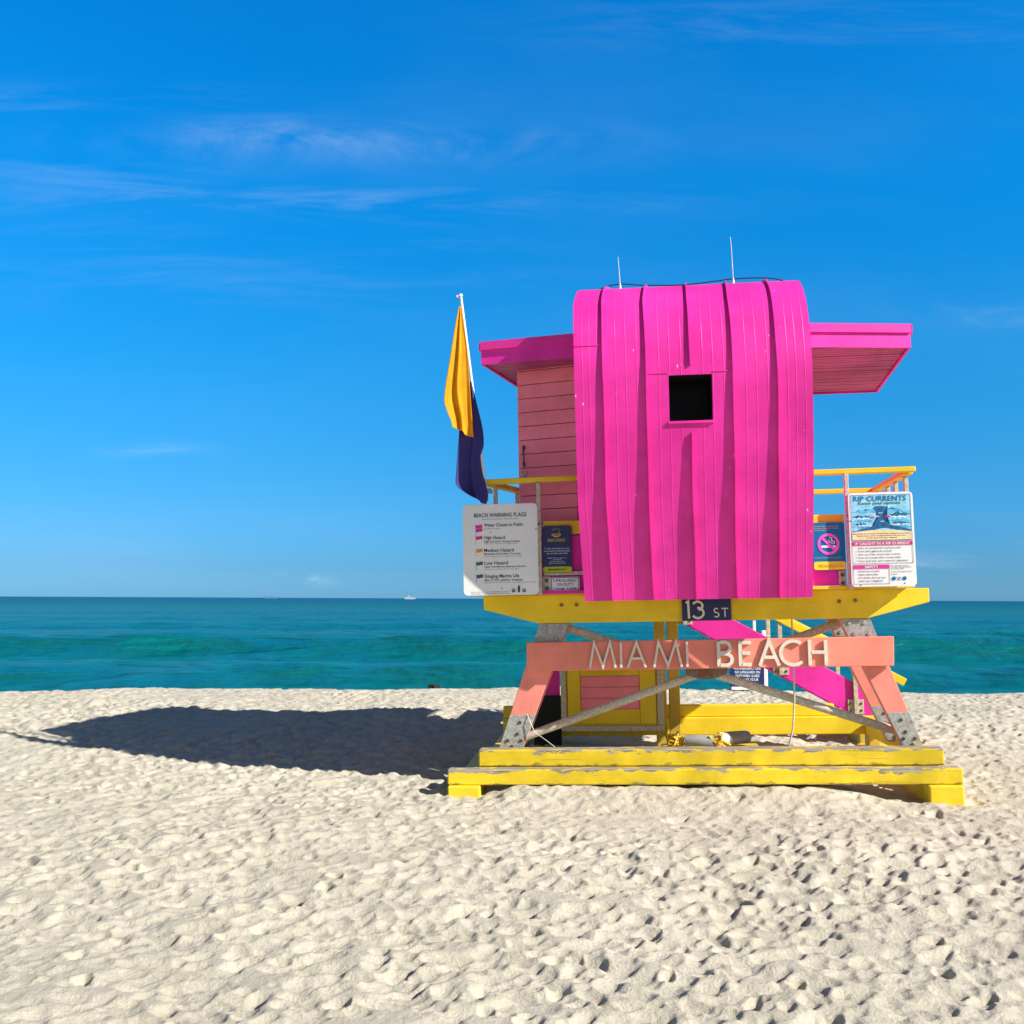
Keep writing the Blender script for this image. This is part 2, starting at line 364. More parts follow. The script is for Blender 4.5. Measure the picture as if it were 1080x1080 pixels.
def stamp(cx_, cy_, a, b, th, depth, rim, sharp, toe):
    rad = max(a, b)*2.6; i0 = int((cx_-rad-BX0)/RES); i1 = int((cx_+rad-BX0)/RES)+1; j0 = int((cy_-rad-BY0)/RES); j1 = int((cy_+rad-BY0)/RES)+1
    i0 = max(i0, 0); j0 = max(j0, 0); i1 = min(i1, nx); j1 = min(j1, ny)
    if i1-i0 < 2 or j1-j0 < 2: return
    X = (BX0+(np.arange(i0, i1)+.5)*RES-cx_)[None, :]; Y = (BY0+(np.arange(j0, j1)+.5)*RES-cy_)[:, None]
    c, s = math.cos(th), math.sin(th)
    e = X*.887-Y*.462; q = X*.462+Y*.887; e = np.where(e > 0, e/.6, e/1.5); X = e*.887+q*.462; Y = -e*.462+q*.887   # one steep flank, one slack flank
    u = (X*c+Y*s)/a; v = (-X*s+Y*c)/b
    rr2 = u*u+v*v; rr = np.sqrt(rr2); w = np.exp(-rr2*1.2)
    old = H[j0:j1, i0:i1]; m0 = float((old*w).sum()/w.sum())
    wob = 1+.18*np.sin(3*np.arctan2(v, u)+cx_*7)+.12*np.sin(5*np.arctan2(v, u)+cy_*9)
    bowl = m0-depth*(1-np.power(np.maximum(rr2*wob, 1e-6), sharp/2)) + depth*.30*toe*u
    new = np.where(rr < 1.9, np.minimum(old, bowl), old)
    H[j0:j1, i0:i1] = new + rim*np.exp(-((rr*np.sqrt(wob)-1.22)/.26)**2)*(1+.9*np.clip(u*toe, -1, 1))
# trampled dry sand: hollows touching hollows, with crests between them
W0 = np.full((ny, nx), .05, np.float32)
for k in range(int((BX1-BX0)*(BY1-BY0)*110)):
    cx_ = rng.uniform(BX0, BX1); cy_ = BY0+(BY1-BY0)*rng.uniform()
    if abs(cx_) > .62*cy_+3.0: continue
    i0 = max(int((cx_-.21-BX0)/RES), 0); i1 = min(int((cx_+.21-BX0)/RES)+1, nx); j0 = max(int((cy_-.21-BY0)/RES), 0); j1 = min(int((cy_+.21-BY0)/RES)+1, ny)
    X = (BX0+(np.arange(i0, i1)+.5)*RES-cx_)[None, :]; Y = (BY0+(np.arange(j0, j1)+.5)*RES-cy_)[:, None]
    e = X*.887-Y*.462; q = X*.462+Y*.887; e = np.where(e > 0, e/.62, e/1.45); X = e*.887+q*.462; Y = -e*.462+q*.887
    th = rng.normal(.35, .6); c, s = math.cos(th), math.sin(th); an = rng.uniform(1.1, 1.9)
    u = (X*c+Y*s)/an; v = (-X*s+Y*c)*1.05
    f_ = rng.uniform(3.5, 11.5)*np.power(u*u+v*v+1e-7, .9) + rng.uniform(0, .011)
    W0[j0:j1, i0:i1] = np.minimum(W0[j0:j1, i0:i1], f_)
H += (np.minimum(W0, .040)-.012)*(.74+np.clip(vnoise(1.6, .28, 31), -.5, .5))
nst = 0
area = (BX1-BX0)*(BY1-BY0)
for k in range(int(area*26)):
    x = rng.uniform(BX0, BX1); y = BY0+(BY1-BY0)*rng.uniform()
    if abs(x) > .62*y+3.0: continue
    kind = rng.uniform(); th = rng.normal(.35, .8) + (math.pi if rng.uniform() < .5 else 0)
    if kind < .09: stamp(x, y, rng.uniform(.10, .15), rng.uniform(.045, .07), th, rng.uniform(.014, .040), rng.uniform(.001, .005), rng.uniform(1.8, 3.), rng.uniform(-.7, .9))
    elif kind < .50: stamp(x, y, rng.uniform(.04, .105), rng.uniform(.03, .065), th, rng.uniform(.009, .036), rng.uniform(.0, .003), rng.uniform(1.5, 2.6), rng.uniform(-.9, .9))
    else: stamp(x, y, rng.uniform(.02, .045), rng.uniform(.016, .035), th, rng.uniform(.003, .014), rng.uniform(.0, .001), rng.uniform(1.4, 2.4), rng.uniform(-.9, .9))
for k in range(420):                                                  # a few deep heel holes
    y = BY0+(BY1-BY0)*rng.uniform(); x = rng.uniform(-.6*y, .6*y)
    stamp(x, y, rng.uniform(.035, .065), rng.uniform(.03, .045), rng.normal(.3, .8), rng.uniform(.035, .06), rng.uniform(.004, .010), 2.4, rng.uniform(0, .6))
H[1:-1, 1:-1] = (H[1:-1, 1:-1]*4+H[:-2, 1:-1]+H[2:, 1:-1]+H[1:-1, :-2]+H[1:-1, 2:])/8
H += vnoise(.03, .0011, 10)
H += vnoise(.055, .0014, 9)
H += .012
CREST = 16.2
TWi = np.array(Matrix(((math.cos(R(5.5)), -math.sin(R(5.5))), (math.sin(R(5.5)), math.cos(R(5.5))))))
def sst(v, a, b):
    t = np.clip((v-a)/(b-a), 0, 1); return t*t*(3-2*t)
def height(x, y):
    fx = np.clip((x-BX0)/RES-.5, 0, nx-1.001); fy = np.clip((y-BY0)/RES-.5, 0, ny-1.001)
    i = fx.astype(int); j = fy.astype(int); a = fx-i; b = fy-j
    h = H[j, i]*(1-a)*(1-b)+H[j, i+1]*a*(1-b)+H[j+1, i]*(1-a)*b+H[j+1, i+1]*a*b
    edge = np.clip(np.minimum(np.minimum(x-BX0, BX1-x), np.minimum(y-BY0+.2, BY1-y))/1.0, 0, 1)
    h = h*edge
    d = np.clip(y-CREST-.35*np.sin(x*.31+1.)-.2*np.sin(x*.9), 0, None)
    lx = TWi[0, 0]*(x-1.75)+TWi[0, 1]*(y-9.2); ly = TWi[1, 0]*(x-1.75)+TWi[1, 1]*(y-9.2)
    bank = .08*sst(lx, -2.0, -1.6)*(1-sst(lx, .8, 1.6))*sst(ly, -1.3, -.5)*(1-sst(ly, 1.9, 3.2))      # sand banked under the base beams
    h = h + bank + .22*sst(y, 9.6, 13.2)
    return h + .0*np.exp(-(d+np.clip(CREST-y, 0, None))**2/2.) - np.where(d < 1, .09*d*d, .09+.18*(d-1))
rows = [1.0]
while rows[-1] < 34: rows.append(rows[-1]+max(.0095, rows[-1]*.0026))
rows = np.array(rows+[40, 60, 120])
fine_t = np.linspace(-R(36), R(36), 1150); th = np.concatenate([np.linspace(-R(88), -R(36.3), 60), fine_t, np.linspace(R(36.3), R(88), 60)])
rr, tt = np.meshgrid(rows, th, indexing='ij'); X = rr*np.sin(tt); Y = rr*np.cos(tt); Z = height(X.ravel(), Y.ravel()).reshape(X.shape)
def grid_mesh(name, X, Y, Z, mat):
    nr, nc = X.shape; co = np.stack([X, Y, Z], -1).reshape(-1, 3).astype(np.float32)
    q = np.arange(nr*nc).reshape(nr, nc); F = np.stack([q[:-1, :-1], q[:-1, 1:], q[1:, 1:], q[1:, :-1]], -1).reshape(-1, 4).astype(np.int32)
    F = F[:, ::-1]
    me = bpy.data.meshes.new(name); me.vertices.add(len(co)); me.vertices.foreach_set('co', co.ravel())
    me.loops.add(F.size); me.loops.foreach_set('vertex_index', F.ravel()); me.polygons.add(len(F))
    me.polygons.foreach_set('loop_start', np.arange(0, F.size, 4, dtype=np.int32)); me.polygons.foreach_set('use_smooth', np.ones(len(F), bool))
    me.materials.append(mat); me.update(calc_edges=True); me.validate()
    o = bpy.data.objects.new(name, me); COL.objects.link(o); o['kind'] = 'structure'; return o
mt, n, l, b = new_mat('sand')
c = n.new('ShaderNodeTexCoord').outputs['Object']
g1 = noise(n, l, c, 420, 3, .7); g2 = noise(n, l, c, 60, 5, .65); g3 = noise(n, l, c, 1.1, 5, .6)
sc_ = mixc(n, l, ramp(n, l, g3, .3, .7), (.575, .53, .42), (.65, .60, .485))
sc_ = mixc(n, l, ramp(n, l, g1, .35, .7, 0, .5), sc_, (.40, .355, .28))
g4 = noise(n, l, c, 150, 3, .7); sc_ = mixc(n, l, ramp(n, l, g4, .5, .75, 0, .35), sc_, (.34, .30, .235))
shell_n = noise(n, l, c, 95, 2, .5); sc_ = mixc(n, l, ramp(n, l, shell_n, .74, .78, 0, .6), sc_, (.26, .22, .16))
l.new(sc_, b.inputs['Base Color']); b.inputs['Roughness'].default_value = .95; b.inputs['Specular IOR Level'].default_value = .1
g5 = noise(n, l, c, 24, 5, .65)
bumpn(n, l, b, nmath(n, l, 'ADD', nmath(n, l, 'ADD', nmath(n, l, 'MULTIPLY', g1, .3), g2), nmath(n, l, 'MULTIPLY', g5, .9)), .8, .015)
sand = grid_mesh('sand_beach', X, Y, Z, mt)

# ------------------------------------------------------------------ sea
WZ = -1.15
mt, n, l, b = new_mat('sea_water')
c = n.new('ShaderNodeTexCoord').outputs['Object']; s = n.new('ShaderNodeSeparateXYZ'); l.new(c, s.inputs[0])
depth = ramp(n, l, s.outputs[1], 24, 170); far = ramp(n, l, s.outputs[1], 110, 1300)
pn = noise(n, l, c, 1., 5, .6, (.006, .03, 1))
wc = mixc(n, l, depth, (.001, .140, .135), (.001, .125, .160)); wc = mixc(n, l, far, wc, (.001, .085, .18))
wc = mixc(n, l, ramp(n, l, pn, .35, .7, 0, .10), wc, (.001, .06, .10))
h1 = noise(n, l, c, 1., 6, .62, (.7, 1.3, 1)); h2 = noise(n, l, c, 1., 5, .6, (.14, .34, 1)); h3 = noise(n, l, c, 1., 4, .6, (.03, .08, 1))
h4 = noise(n, l, c, 1., 3, .6, (.42, .15, 1)); h5 = noise(n, l, c, 1., 3, .6, (.12, .035, 1))
def addn(*v):
    o = v[0]
    for q in v[1:]: o = nmath(n, l, 'ADD', o, q)
    return o
hh = addn(*[nmath(n, l, 'MULTIPLY', h_, k_) for h_, k_ in ((h1, .16), (h2, .45), (h3, .8), (h4, .42), (h5, 1.5))])
n.remove(b); bp = n.new('ShaderNodeBump'); bp.inputs['Strength'].default_value = .8; bp.inputs['Distance'].default_value = 1.; l.new(hh, bp.inputs['Height'])
df = n.new('ShaderNodeBsdfDiffuse'); l.new(wc, df.inputs['Color']); gl = n.new('ShaderNodeBsdfGlossy'); gl.inputs['Roughness'].default_value = .10
frn = n.new('ShaderNodeFresnel'); frn.inputs['IOR'].default_value = 1.33
for q in (df, gl, frn): l.new(bp.outputs[0], q.inputs['Normal'])
fc = nmath(n, l, 'MULTIPLY', frn.outputs[0], ramp(n, l, s.outputs[1], 45, 500, .40, .20))      # a choppy far sea mirrors less of the low sky than flat water
ms = n.new('ShaderNodeMixShader'); l.new(fc, ms.inputs[0]); l.new(df.outputs[0], ms.inputs[1]); l.new(gl.outputs[0], ms.inputs[2]); l.new(ms.outputs[0], n['Material Output'].inputs[0])
wr = [20.]
while wr[-1] < 260: wr.append(wr[-1]*1.0028+.02)
while wr[-1] < 45000: wr.append(wr[-1]*1.05)
wr = np.array(wr); wt = np.concatenate([np.linspace(-R(85), -R(35), 40), np.linspace(-R(34.8), R(34.8), 420), np.linspace(R(35), R(85), 40)])
rr, tt = np.meshgrid(wr, wt, indexing='ij'); X = rr*np.sin(tt); Y = rr*np.cos(tt)
def swell(y0, amp, wf, wb, ph, lat):
    yc = y0+.7*np.sin(X*.04+ph)+.2*np.sin(X*.11+ph*2); d = Y-yc
    return amp*np.where(d < 0, np.exp(-(d/wf)**2), np.exp(-(d/wb)**2))*(.93+.07*np.sin(X*lat+ph))
Z = WZ + swell(36.5, .46, 2.0, 5, 2.4, .05) + swell(52, 1.0, 1.9, 8, 1.2, .06) + swell(72, .75, 2.2, 9, 2.6, .05)*(.35+.65/(1+np.exp(-(X+6)/4))) + swell(98, .5, 4, 10, 3.3, .045) + swell(135, .4, 5, 12, .9, .03) + swell(190, .4, 7, 16, 2.2, .02)
r_ = np.random.default_rng(5)
fadeW = np.clip(1-rr/240, 0, 1)
for k in range(34):
    lam = r_.uniform(1.1, 8.); a = r_.normal(-1.35, .5); kx, ky = math.cos(a)*6.283/lam, math.sin(a)*6.283/lam
    Z += fadeW*.0065*lam**.75*np.sin(kx*X+ky*Y+r_.uniform(0, 6.28))*np.clip(1.3-rr*.012/lam*2, 0, 1)
sea = grid_mesh('sea_water', X, Y, Z, mt)

# ------------------------------------------------------------------ the tower
tower = thing('lifeguard_tower', 'magenta lifeguard hut with curved metal front on yellow and coral timber stilts on the beach', 'lifeguard tower')
def part(name, mb, mat, parent=None): return mb.build(name, mat, parent or tower)

# curved sheet-metal front and roof
prof = [(-.40, 1.705), (-.465, 1.95), (-.545, 2.25), (-.615, 2.52), (-.68, 2.80), (-.74, 3.10), (-.78, 3.36), (-.80, 3.60), (-.785, 3.82), (-.735, 4.04), (-.65, 4.22), (-.53, 4.36), (-.37, 4.465), (-.15, 4.53), (.12, 4.555), (.45, 4.53), (.8, 4.46), (1.1, 4.34), (1.38, 4.15), (1.58, 3.90), (1.70, 3.55), (1.75, 3.1), (1.76, 2.5), (1.76, 1.80)]
def cr(P, sub):
    o = []
    for i in range(len(P)-1):
        p0, p1, p2, p3 = (Vector(P[max(i-1, 0)]), Vector(P[i]), Vector(P[i+1]), Vector(P[min(i+2, len(P)-1)]))
        for k in range(sub):
            t = k/sub; o.append(.5*((2*p1)+(p2-p0)*t+(2*p0-5*p1+4*p2-p3)*t*t+(3*p1-p0-3*p2+p3)*t**3))
    o.append(Vector(P[-1])); return o
PR = cr(prof, 4)
PN = []
for i in range(len(PR)):
    t = (PR[min(i+1, len(PR)-1)]-PR[max(i-1, 0)]).normalized(); PN.append(Vector((-t.y, t.x)))   # outward normal in (Y,Z)
SX0, SX1 = -1.08, .89
def skew(x, y): return x+(SX1-x)/(SX1-SX0)*.13*min(max((y+.62)/.8, 0), 1)
seams = [-.832, -.474, -.105, .243, .606]
def shell_y(z):
    for i in range(len(PR)-1):
        if PR[i].y <= z <= PR[i+1].y: f = (z-PR[i].y)/(PR[i+1].y-PR[i].y); return PR[i].x+(PR[i+1].x-PR[i].x)*f
WX0, WX1, WZ0, WZ1 = -.290, .068, 3.195, 3.575
# shell cross-section along X: pencil ridges between the seams; columns forced at window edges
edges_x = [SX0]+seams+[SX1]; xs = []
for a, c_ in zip(edges_x[:-1], edges_x[1:]):
    w = c_-a; xs.append((a+.002, 0))
    for fr in (.28, .52, .78):
        xm = a+w*fr
        for d, h in ((-.006, 0), (-.003, .0010), (.003, .0010), (.006, 0)): xs.append((xm+d, h))
    xs.append((c_-.002, 0))
xs += [(WX0, 0), (WX1, 0)]; xs.sort()
mb = MB(); nP = len(PR); rs_ = np.random.default_rng(3)
dent = rs_.standard_normal((nP, len(xs)))*.0001
V = []
zrow = [q.y for q in PR]
ki = min(range(40), key=lambda i: abs(zrow[i]-WZ0)); kj = min(range(40), key=lambda i: abs(zrow[i]-WZ1))
zs_ = list(PR)
zs_[ki] = Vector((shell_y(WZ0), WZ0)); zs_[kj] = Vector((shell_y(WZ1), WZ1)); PR = zs_
for i, q in enumerate(zs_):
    for j, (x, h) in enumerate(xs):
        wavy = .0004*math.sin(x*9+i*.21)+.0004*math.sin(i*.5+x*3)
        o = q+PN[i]*(h+wavy+dent[i, j]); V.append((skew(x, o.x), o.x, o.y))
F = []; nxs = len(xs)
for i in range(nP-1):
    for j in range(nxs-1):
        xm = (xs[j][0]+xs[j+1][0])/2
        if ki <= i < kj and WX0 < xm < WX1: continue
        F.append((i*nxs+j, i*nxs+j+1, (i+1)*nxs+j+1, (i+1)*nxs+j))
mb.add(V, F, 0, True)
shell = part('metal_shell', mb, 'magenta_sheet')
shell.data.set_sharp_from_angle(angle=R(8))
# standing seams
def seam_mesh(x, i0, i1, h0=.022):
    mb = MB(); V = []; F = []; idx = list(range(i0, i1))
    for k, i in enumerate(idx):
        hb = h0 + .012*max(0, 1-(PR[i].y-1.7)/1.3) if PR[i].x < .2 else h0
        if k in (0, len(idx)-1): hb *= .8
        jit = .0022*math.sin(i*.37+x*8)
        for xx, e in ((-.007, -.006), (-.006, hb), (.006, hb), (.007, -.006)):
            o = PR[i]+PN[i]*e; V.append((skew(x+xx+jit, PR[i].x), o.x, o.y))
    for k in range(len(idx)-1):
        for j in range(3): a = k*4+j; F.append((a, a+1, a+5, a+4))
    F += [(0, 3, 2, 1), tuple((len(idx)-1)*4+q for q in (0, 1, 2, 3))]
    return mb.add(V, F)
for k, x in enumerate(seams):
    if k == 2:
        a = next(i for i in range(nP) if PR[i].y > WZ0-.06); b_ = next(i for i in range(nP) if PR[i].y > WZ1+.01)
        part('standing_seam', seam_mesh(x, 0, a), 'magenta_sheet', shell); part('standing_seam', seam_mesh(x, b_, nP), 'magenta_sheet', shell)
    else: part('standing_seam', seam_mesh(x, 0, nP), 'magenta_sheet', shell)
# horizontal lap joints of the sheets
def lap(x0, x1, z):
    mb = MB(); y = shell_y(z); mb.box(x0, x1, y-.006, y+.004, z-.003, z+.006, .001); part('lap_joint', mb, 'magenta_sheet', shell)
lap(SX0+.004, seams[0]-.009, 3.86); lap(seams[1]+.009, WX0-.004, WZ1+.02); lap(WX1+.004, seams[3]-.009, WZ1+.02)
mb = MB(); mb.box(WX0-.012, WX1+.012, shell_y(WZ0)-.012, shell_y(WZ0)+.01, WZ0-.024, WZ0-.004, .002); part('window_sill', mb, 'magenta_sheet', shell)
# window: jamb lining and backing coloured near-black in place of the room's shade
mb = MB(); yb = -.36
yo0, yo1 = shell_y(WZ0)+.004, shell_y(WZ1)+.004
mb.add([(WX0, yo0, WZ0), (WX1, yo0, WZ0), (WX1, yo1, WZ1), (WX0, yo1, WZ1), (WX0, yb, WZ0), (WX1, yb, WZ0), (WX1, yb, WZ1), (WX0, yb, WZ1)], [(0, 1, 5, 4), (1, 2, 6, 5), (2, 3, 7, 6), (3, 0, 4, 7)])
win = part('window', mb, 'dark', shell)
mb = MB(); mb.box(WX0-.02, WX1+.02, yb, yb+.01, WZ0-.02, WZ1+.02, 0); part('shade_backing', mb, 'dark', win)
# end panels closing the shell
for xe, dx in ((SX0+.004, .02), (SX1-.024, .02)):
    mb = MB(); V = []; F = []; n_ = len(PR)
    for i, q in enumerate(PR):
        o = q-PN[i]*.014; x = skew(xe, q.x); V += [(x, o.x, o.y), (x+dx, o.x, o.y)]
    # strip of depth, then a fan across between front and back
    for i in range(n_//2):
        j = n_-1-i
        if j-1 <= i+1: break
        F += [(2*i, 2*i+2, 2*(j-1), 2*j), (2*i+1, 2*j+1, 2*(j-1)+1, 2*i+3)]
    mb.add(V, F); part('side_panel', mb, 'magenta_wood')

# roof wings
def wing(sx):
    def mk(x): return x*sx + (-.04 if True else 0)
    poly = [(mk(.96), -.385), (mk(1.90), -.205), (mk(2.12) if sx > 0 else -1.50, 1.80), (mk(.96), 1.80)]
    top = MB(); top.prism([(a, c_) for a, c_ in poly], 4.02, 4.07, .004, axis='z')
    w = top.build('roof_wing', M['magenta_wood'], tower)
    # fascia boards: lower band and a drip edge standing proud of it
    fa = MB(); dp = MB()
    P3 = [Vector((a, c_, 0)) for a, c_ in poly]
    for a, c_ in ((P3[0], P3[1]), (P3[1], P3[2]), (P3[2], P3[3])):
        d = (c_-a).normalized(); nn = Vector((d.y, -d.x, 0))*sx
        e = d*.0 
        fa.add([tuple(q+Vector((0, 0, z))+nn*o) for z in (3.87, 4.0) for o in (-.022, .0) for q in (a-d*.0, c_+d*.0)],
               [(0, 1, 5, 4), (2, 6, 7, 3), (0, 2, 3, 1), (4, 5, 7, 6), (0, 4, 6, 2), (1, 3, 7, 5)])
        dp.add([tuple(q+Vector((0, 0, z))+nn*o) for z in (4.0, 4.078) for o in (-.02, .02) for q in (a, c_)],
               [(0, 1, 5, 4), (2, 6, 7, 3), (0, 2, 3, 1), (4, 5, 7, 6), (0, 4, 6, 2), (1, 3, 7, 5)])
    for q in (fa, dp):
        bm_ = bmesh.new(); me_ = bpy.data.meshes.new('t'); me_.from_pydata(q.v, [], q.f); bm_.from_mesh(me_); bmesh.ops.recalc_face_normals(bm_, faces=bm_.faces); bpy.data.meshes.remove(me_)
        q.__init__(); q.bm(bm_)
    part('fascia', fa, 'magenta_wood', w); part('drip_edge', dp, 'magenta_sheet', w)
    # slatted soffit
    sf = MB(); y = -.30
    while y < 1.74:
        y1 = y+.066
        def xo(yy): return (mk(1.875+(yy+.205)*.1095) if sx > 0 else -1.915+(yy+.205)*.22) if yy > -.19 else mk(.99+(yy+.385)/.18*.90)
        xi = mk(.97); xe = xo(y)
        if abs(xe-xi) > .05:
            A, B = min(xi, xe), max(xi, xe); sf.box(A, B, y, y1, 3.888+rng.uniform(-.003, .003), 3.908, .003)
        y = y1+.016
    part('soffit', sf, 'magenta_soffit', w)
    return w
wing(1); wing(-1)

# cabin box behind the shell and its boarded side with the door
cabin_poly = [(-1.10, .0), (-1.645, .15), (-1.645, 1.70), (.84, 1.70), (.84, .0)]
mb = MB()
A0 = Vector((-1.10, -.01)); A1 = Vector((-1.645, .145)); dv = (A1-A0); dl = dv.length; dv.normalize(); nv = Vector((dv.y, -dv.x)); nv = nv if nv.y < 0 else -nv
def onwall(u, o): q = A0+dv*u+nv*o; return (q.x, q.y)
z = 2.30; bh = .131
while z < 3.9:
    z1 = min(z+bh-.006, 3.885)
    a = [onwall(0, 0), onwall(dl, 0), onwall(dl, -.03), onwall(0, -.03)]
    mb.prism(a, z, z1, .003, axis='z'); z += bh
mb2 = MB()
for pa, pb in (((-1.645, .165), (-1.36, 1.70)), ((-1.33, 1.70), (.84, 1.70))):
    d = Vector(pb)-Vector(pa); d.normalize(); nn = Vector((d.y, -d.x))*.03
    mb2.prism([pa, pb, (pb[0]+nn.x, pb[1]+nn.y), (pa[0]+nn.x, pa[1]+nn.y)], 1.80, 3.885, 0, axis='z')
wall = part('cabin_wall', mb2, 'clapboard')
door = part('door', mb, 'clapboard', wall)
mb = MB(); a = [onwall(-.0, -.034), onwall(dl, -.034), onwall(dl, -.05), onwall(0, -.05)]
mb.prism(a, 1.80, 3.885, 0, axis='z'); part('wall_backing', mb, 'cabin_inside', wall)
mb = MB(); a = [onwall(.02, 0), onwall(dl, 0), onwall(dl, -.03), onwall(.02, -.03)]; mb.prism(a, 1.80, 2.285, .004, axis='z'); part('kick_board', mb, 'magenta_wood', wall)
hx, hy = onwall(dl-.055, 0)
mb = MB(); mb.tube([(hx, hy-.002, 3.145), (hx, hy-.04, 3.13), (hx, hy-.045, 3.06), (hx, hy-.04, 2.995), (hx, hy-.002, 2.98)], .008, 8)
mb.box(hx-.012, hx+.012, hy-.008, hy+.004, 3.125, 3.165, .003); mb.box(hx-.012, hx+.012, hy-.008, hy+.004, 2.96, 3.0, .003); part('handle', mb, 'bolt', door)
mb = MB(); mb.tube([(hx+.005, hy+.004, 2.895), (hx+.005, hy-.02, 2.895)], [.026, .022], 14); mb.tube([(hx+.005, hy-.014, 2.888), (hx+.003, hy-.02, 2.865), (hx+.003, hy-.016, 2.845)], .006, 6); part('lock', mb, 'galvanized', door)

# deck
mb = MB()
for k in range(17):
    y0 = -.165+k*.128; mb.box(-2.10+ (.04*math.sin(k*3)), 1.80+.02*math.sin(k*5), y0, y0+.122, 1.772, 1.80, .003)
part('deck_floor', mb, 'yellow')
mb = MB(); mb.prism([(-1.976, 1.768), (-1.976, 1.645), (-1.48, 1.512), (1.43, 1.512), (1.964, 1.645), (1.964, 1.768)], 0, .07, .006)
fb = part('deck_beam', mb, 'yellow')
mb = MB(); mb.prism([(-1.976, 1.768), (-1.976, 1.645), (-1.48, 1.512), (1.43, 1.512), (1.964, 1.645), (1.964, 1.768)], 1.86, 1.93, .006); part('deck_beam', mb, 'yellow')
for xb, zb in ((-1.265, 1.675), (-1.13, 1.675), (1.19, 1.665), (1.33, 1.67)):
    mb = MB(); mb.bolt(xb, 0, zb, .019, .016); part('bolt', mb, 'rust', fb)
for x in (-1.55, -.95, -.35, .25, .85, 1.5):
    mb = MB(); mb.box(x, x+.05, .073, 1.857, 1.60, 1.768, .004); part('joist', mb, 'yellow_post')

# railings
def rail(pts, w=.085, h=.045, nm='handrail'):
    mb = MB(); mb.bar(pts[0], pts[1], w, h, .006, upv=(0, 0, 1)); return part(nm, mb, 'yellow')
rail(((-1.93, -.15, 2.795), (-1.0, -.13, 2.815))); rail(((.86, -.15, 2.795), (1.845, -.17, 2.80)))
rail(((-1.885, -.105, 2.785), (-1.665, .62, 2.785))); rail(((1.80, -.115, 2.785), (1.925, 1.455, 2.79))); rail(((1.90, 1.50, 2.79), (.88, 1.50, 2.79)))
def post(x, y, z0=1.80, z1=2.77, w=.036, d=.045, br=False):
    mb = MB(); mb.box(x-w/2, x+w/2, y-d/2, y+d/2, z0, z1, .004); return part('railing_post', mb, 'beige_metal')
pl = post(-1.442, -.19, 1.768, 2.77); pr = post(1.252, -.195, 1.768, 2.775)
for x, y in ((-1.85, .0), (-1.70, .55), (1.825, .05), (1.86, .5), (1.89, .88), (1.915, 1.40), (1.25, 1.5), (.95, 1.5)): post(x, y)
for pp, xb in ((pl, -1.442), (pr, 1.252)):
    mb = MB(); mb.bolt(xb, -.2125, 2.40 if xb < 0 else 2.405, .013, .012); part('bolt', mb, 'bolt', pp)
# low solid panels behind the notices
mb = MB(); mb.box(-1.41, -.98, -.14, -.11, 2.31, 2.43, .005); part('panel_cap', mb, 'yellow')
mb = MB(); mb.box(-1.43, -.98, -.172, -.15, 1.774, 1.805, .003); part('toe_board', mb, 'magenta_wood')
mb = MB(); mb.box(-1.43, -.98, -.12, -.095, 1.805, 2.30, .004); part('panel', mb, 'magenta_wood')
mb = MB(); mb.box(-1.41, -.98, -.15, -.122, 1.942, 1.975, .004); part('panel_ledge', mb, 'beige_metal')
mb = MB(); mb.box(.80, 1.235, -.14, -.11, 2.335, 2.425, .005); part('panel_cap', mb, 'yellow')
mb = MB(); mb.box(.80, 1.235, -.12, -.095, 1.805, 2.33, .004); part('panel', mb, 'magenta_wood')
for x0, x1, cxb in ((-1.422, -1.352, -1.387), (1.165, 1.232, 1.198)):
    mb = MB(); mb.box(x0, x1, -.145, -.138, 1.79, 1.932, .002); bk = part('bracket', mb, 'beige_metal')
    for zb in (1.825, 1.895): mb = MB(); mb.bolt(cxb, -.145, zb, .018, .016); part('bolt', mb, 'bolt', bk)

# legs, two frames of two
LG = {-1: [(-1.203, 1.512), (-1.47, 1.512), (-1.87, .36), (-1.655, .36)], 1: [(1.19, 1.512), (1.45, 1.512), (1.865, .36), (1.70, .36)]}
def lerp(a, c_, t): return (a[0]+(c_[0]-a[0])*t, a[1]+(c_[1]-a[1])*t)
for sx in (-1, 1):
    P4 = LG[sx]; i0, o0, o1, i1 = P4
    for Y0, nm in ((.03, 'front'), (.58, 'rear')):
        mb = MB(); mb.prism([i0, o0, o1, i1], Y0, Y0+.09, .005); leg = part('leg', mb, 'coral_leg')
        mb = MB(); tt_ = .155; mb.prism([lerp(i0, i1, .004), lerp(o0, o1, .004), lerp(o0, o1, tt_), lerp(i0, i1, tt_)], Y0-.016, Y0-.004, .002); pt = part('gusset_plate', mb, 'galvanized', leg)
        for u, v in ((.25, .035), (.75, .035), (.25, .12), (.75, .12)):
            a, c_ = lerp(i0, i1, v), lerp(o0, o1, v); q = lerp(a, c_, u); mb = MB(); mb.bolt(q[0], Y0-.016, q[1], .02, .010); part('bolt', mb, 'galvanized', pt)
        t0 = .715
        mb = MB(); mb.prism([lerp(i0, i1, t0), lerp(o0, o1, t0), lerp(o0, o1, .985), lerp(i0, i1, .985)], Y0-.014, Y0-.003, .002)
        sh = part('steel_shoe', mb, 'shoe_steel', leg)
        for u, v in ((.5, .77), (.45, .86), (.75, .91), (.2, .91), (.5, .955)):
            a, c_ = lerp(i0, i1, v), lerp(o0, o1, v); q = lerp(a, c_, u); mb = MB(); mb.bolt(q[0], Y0-.014, q[1], .017, .009); part('bolt', mb, 'bolt', sh)
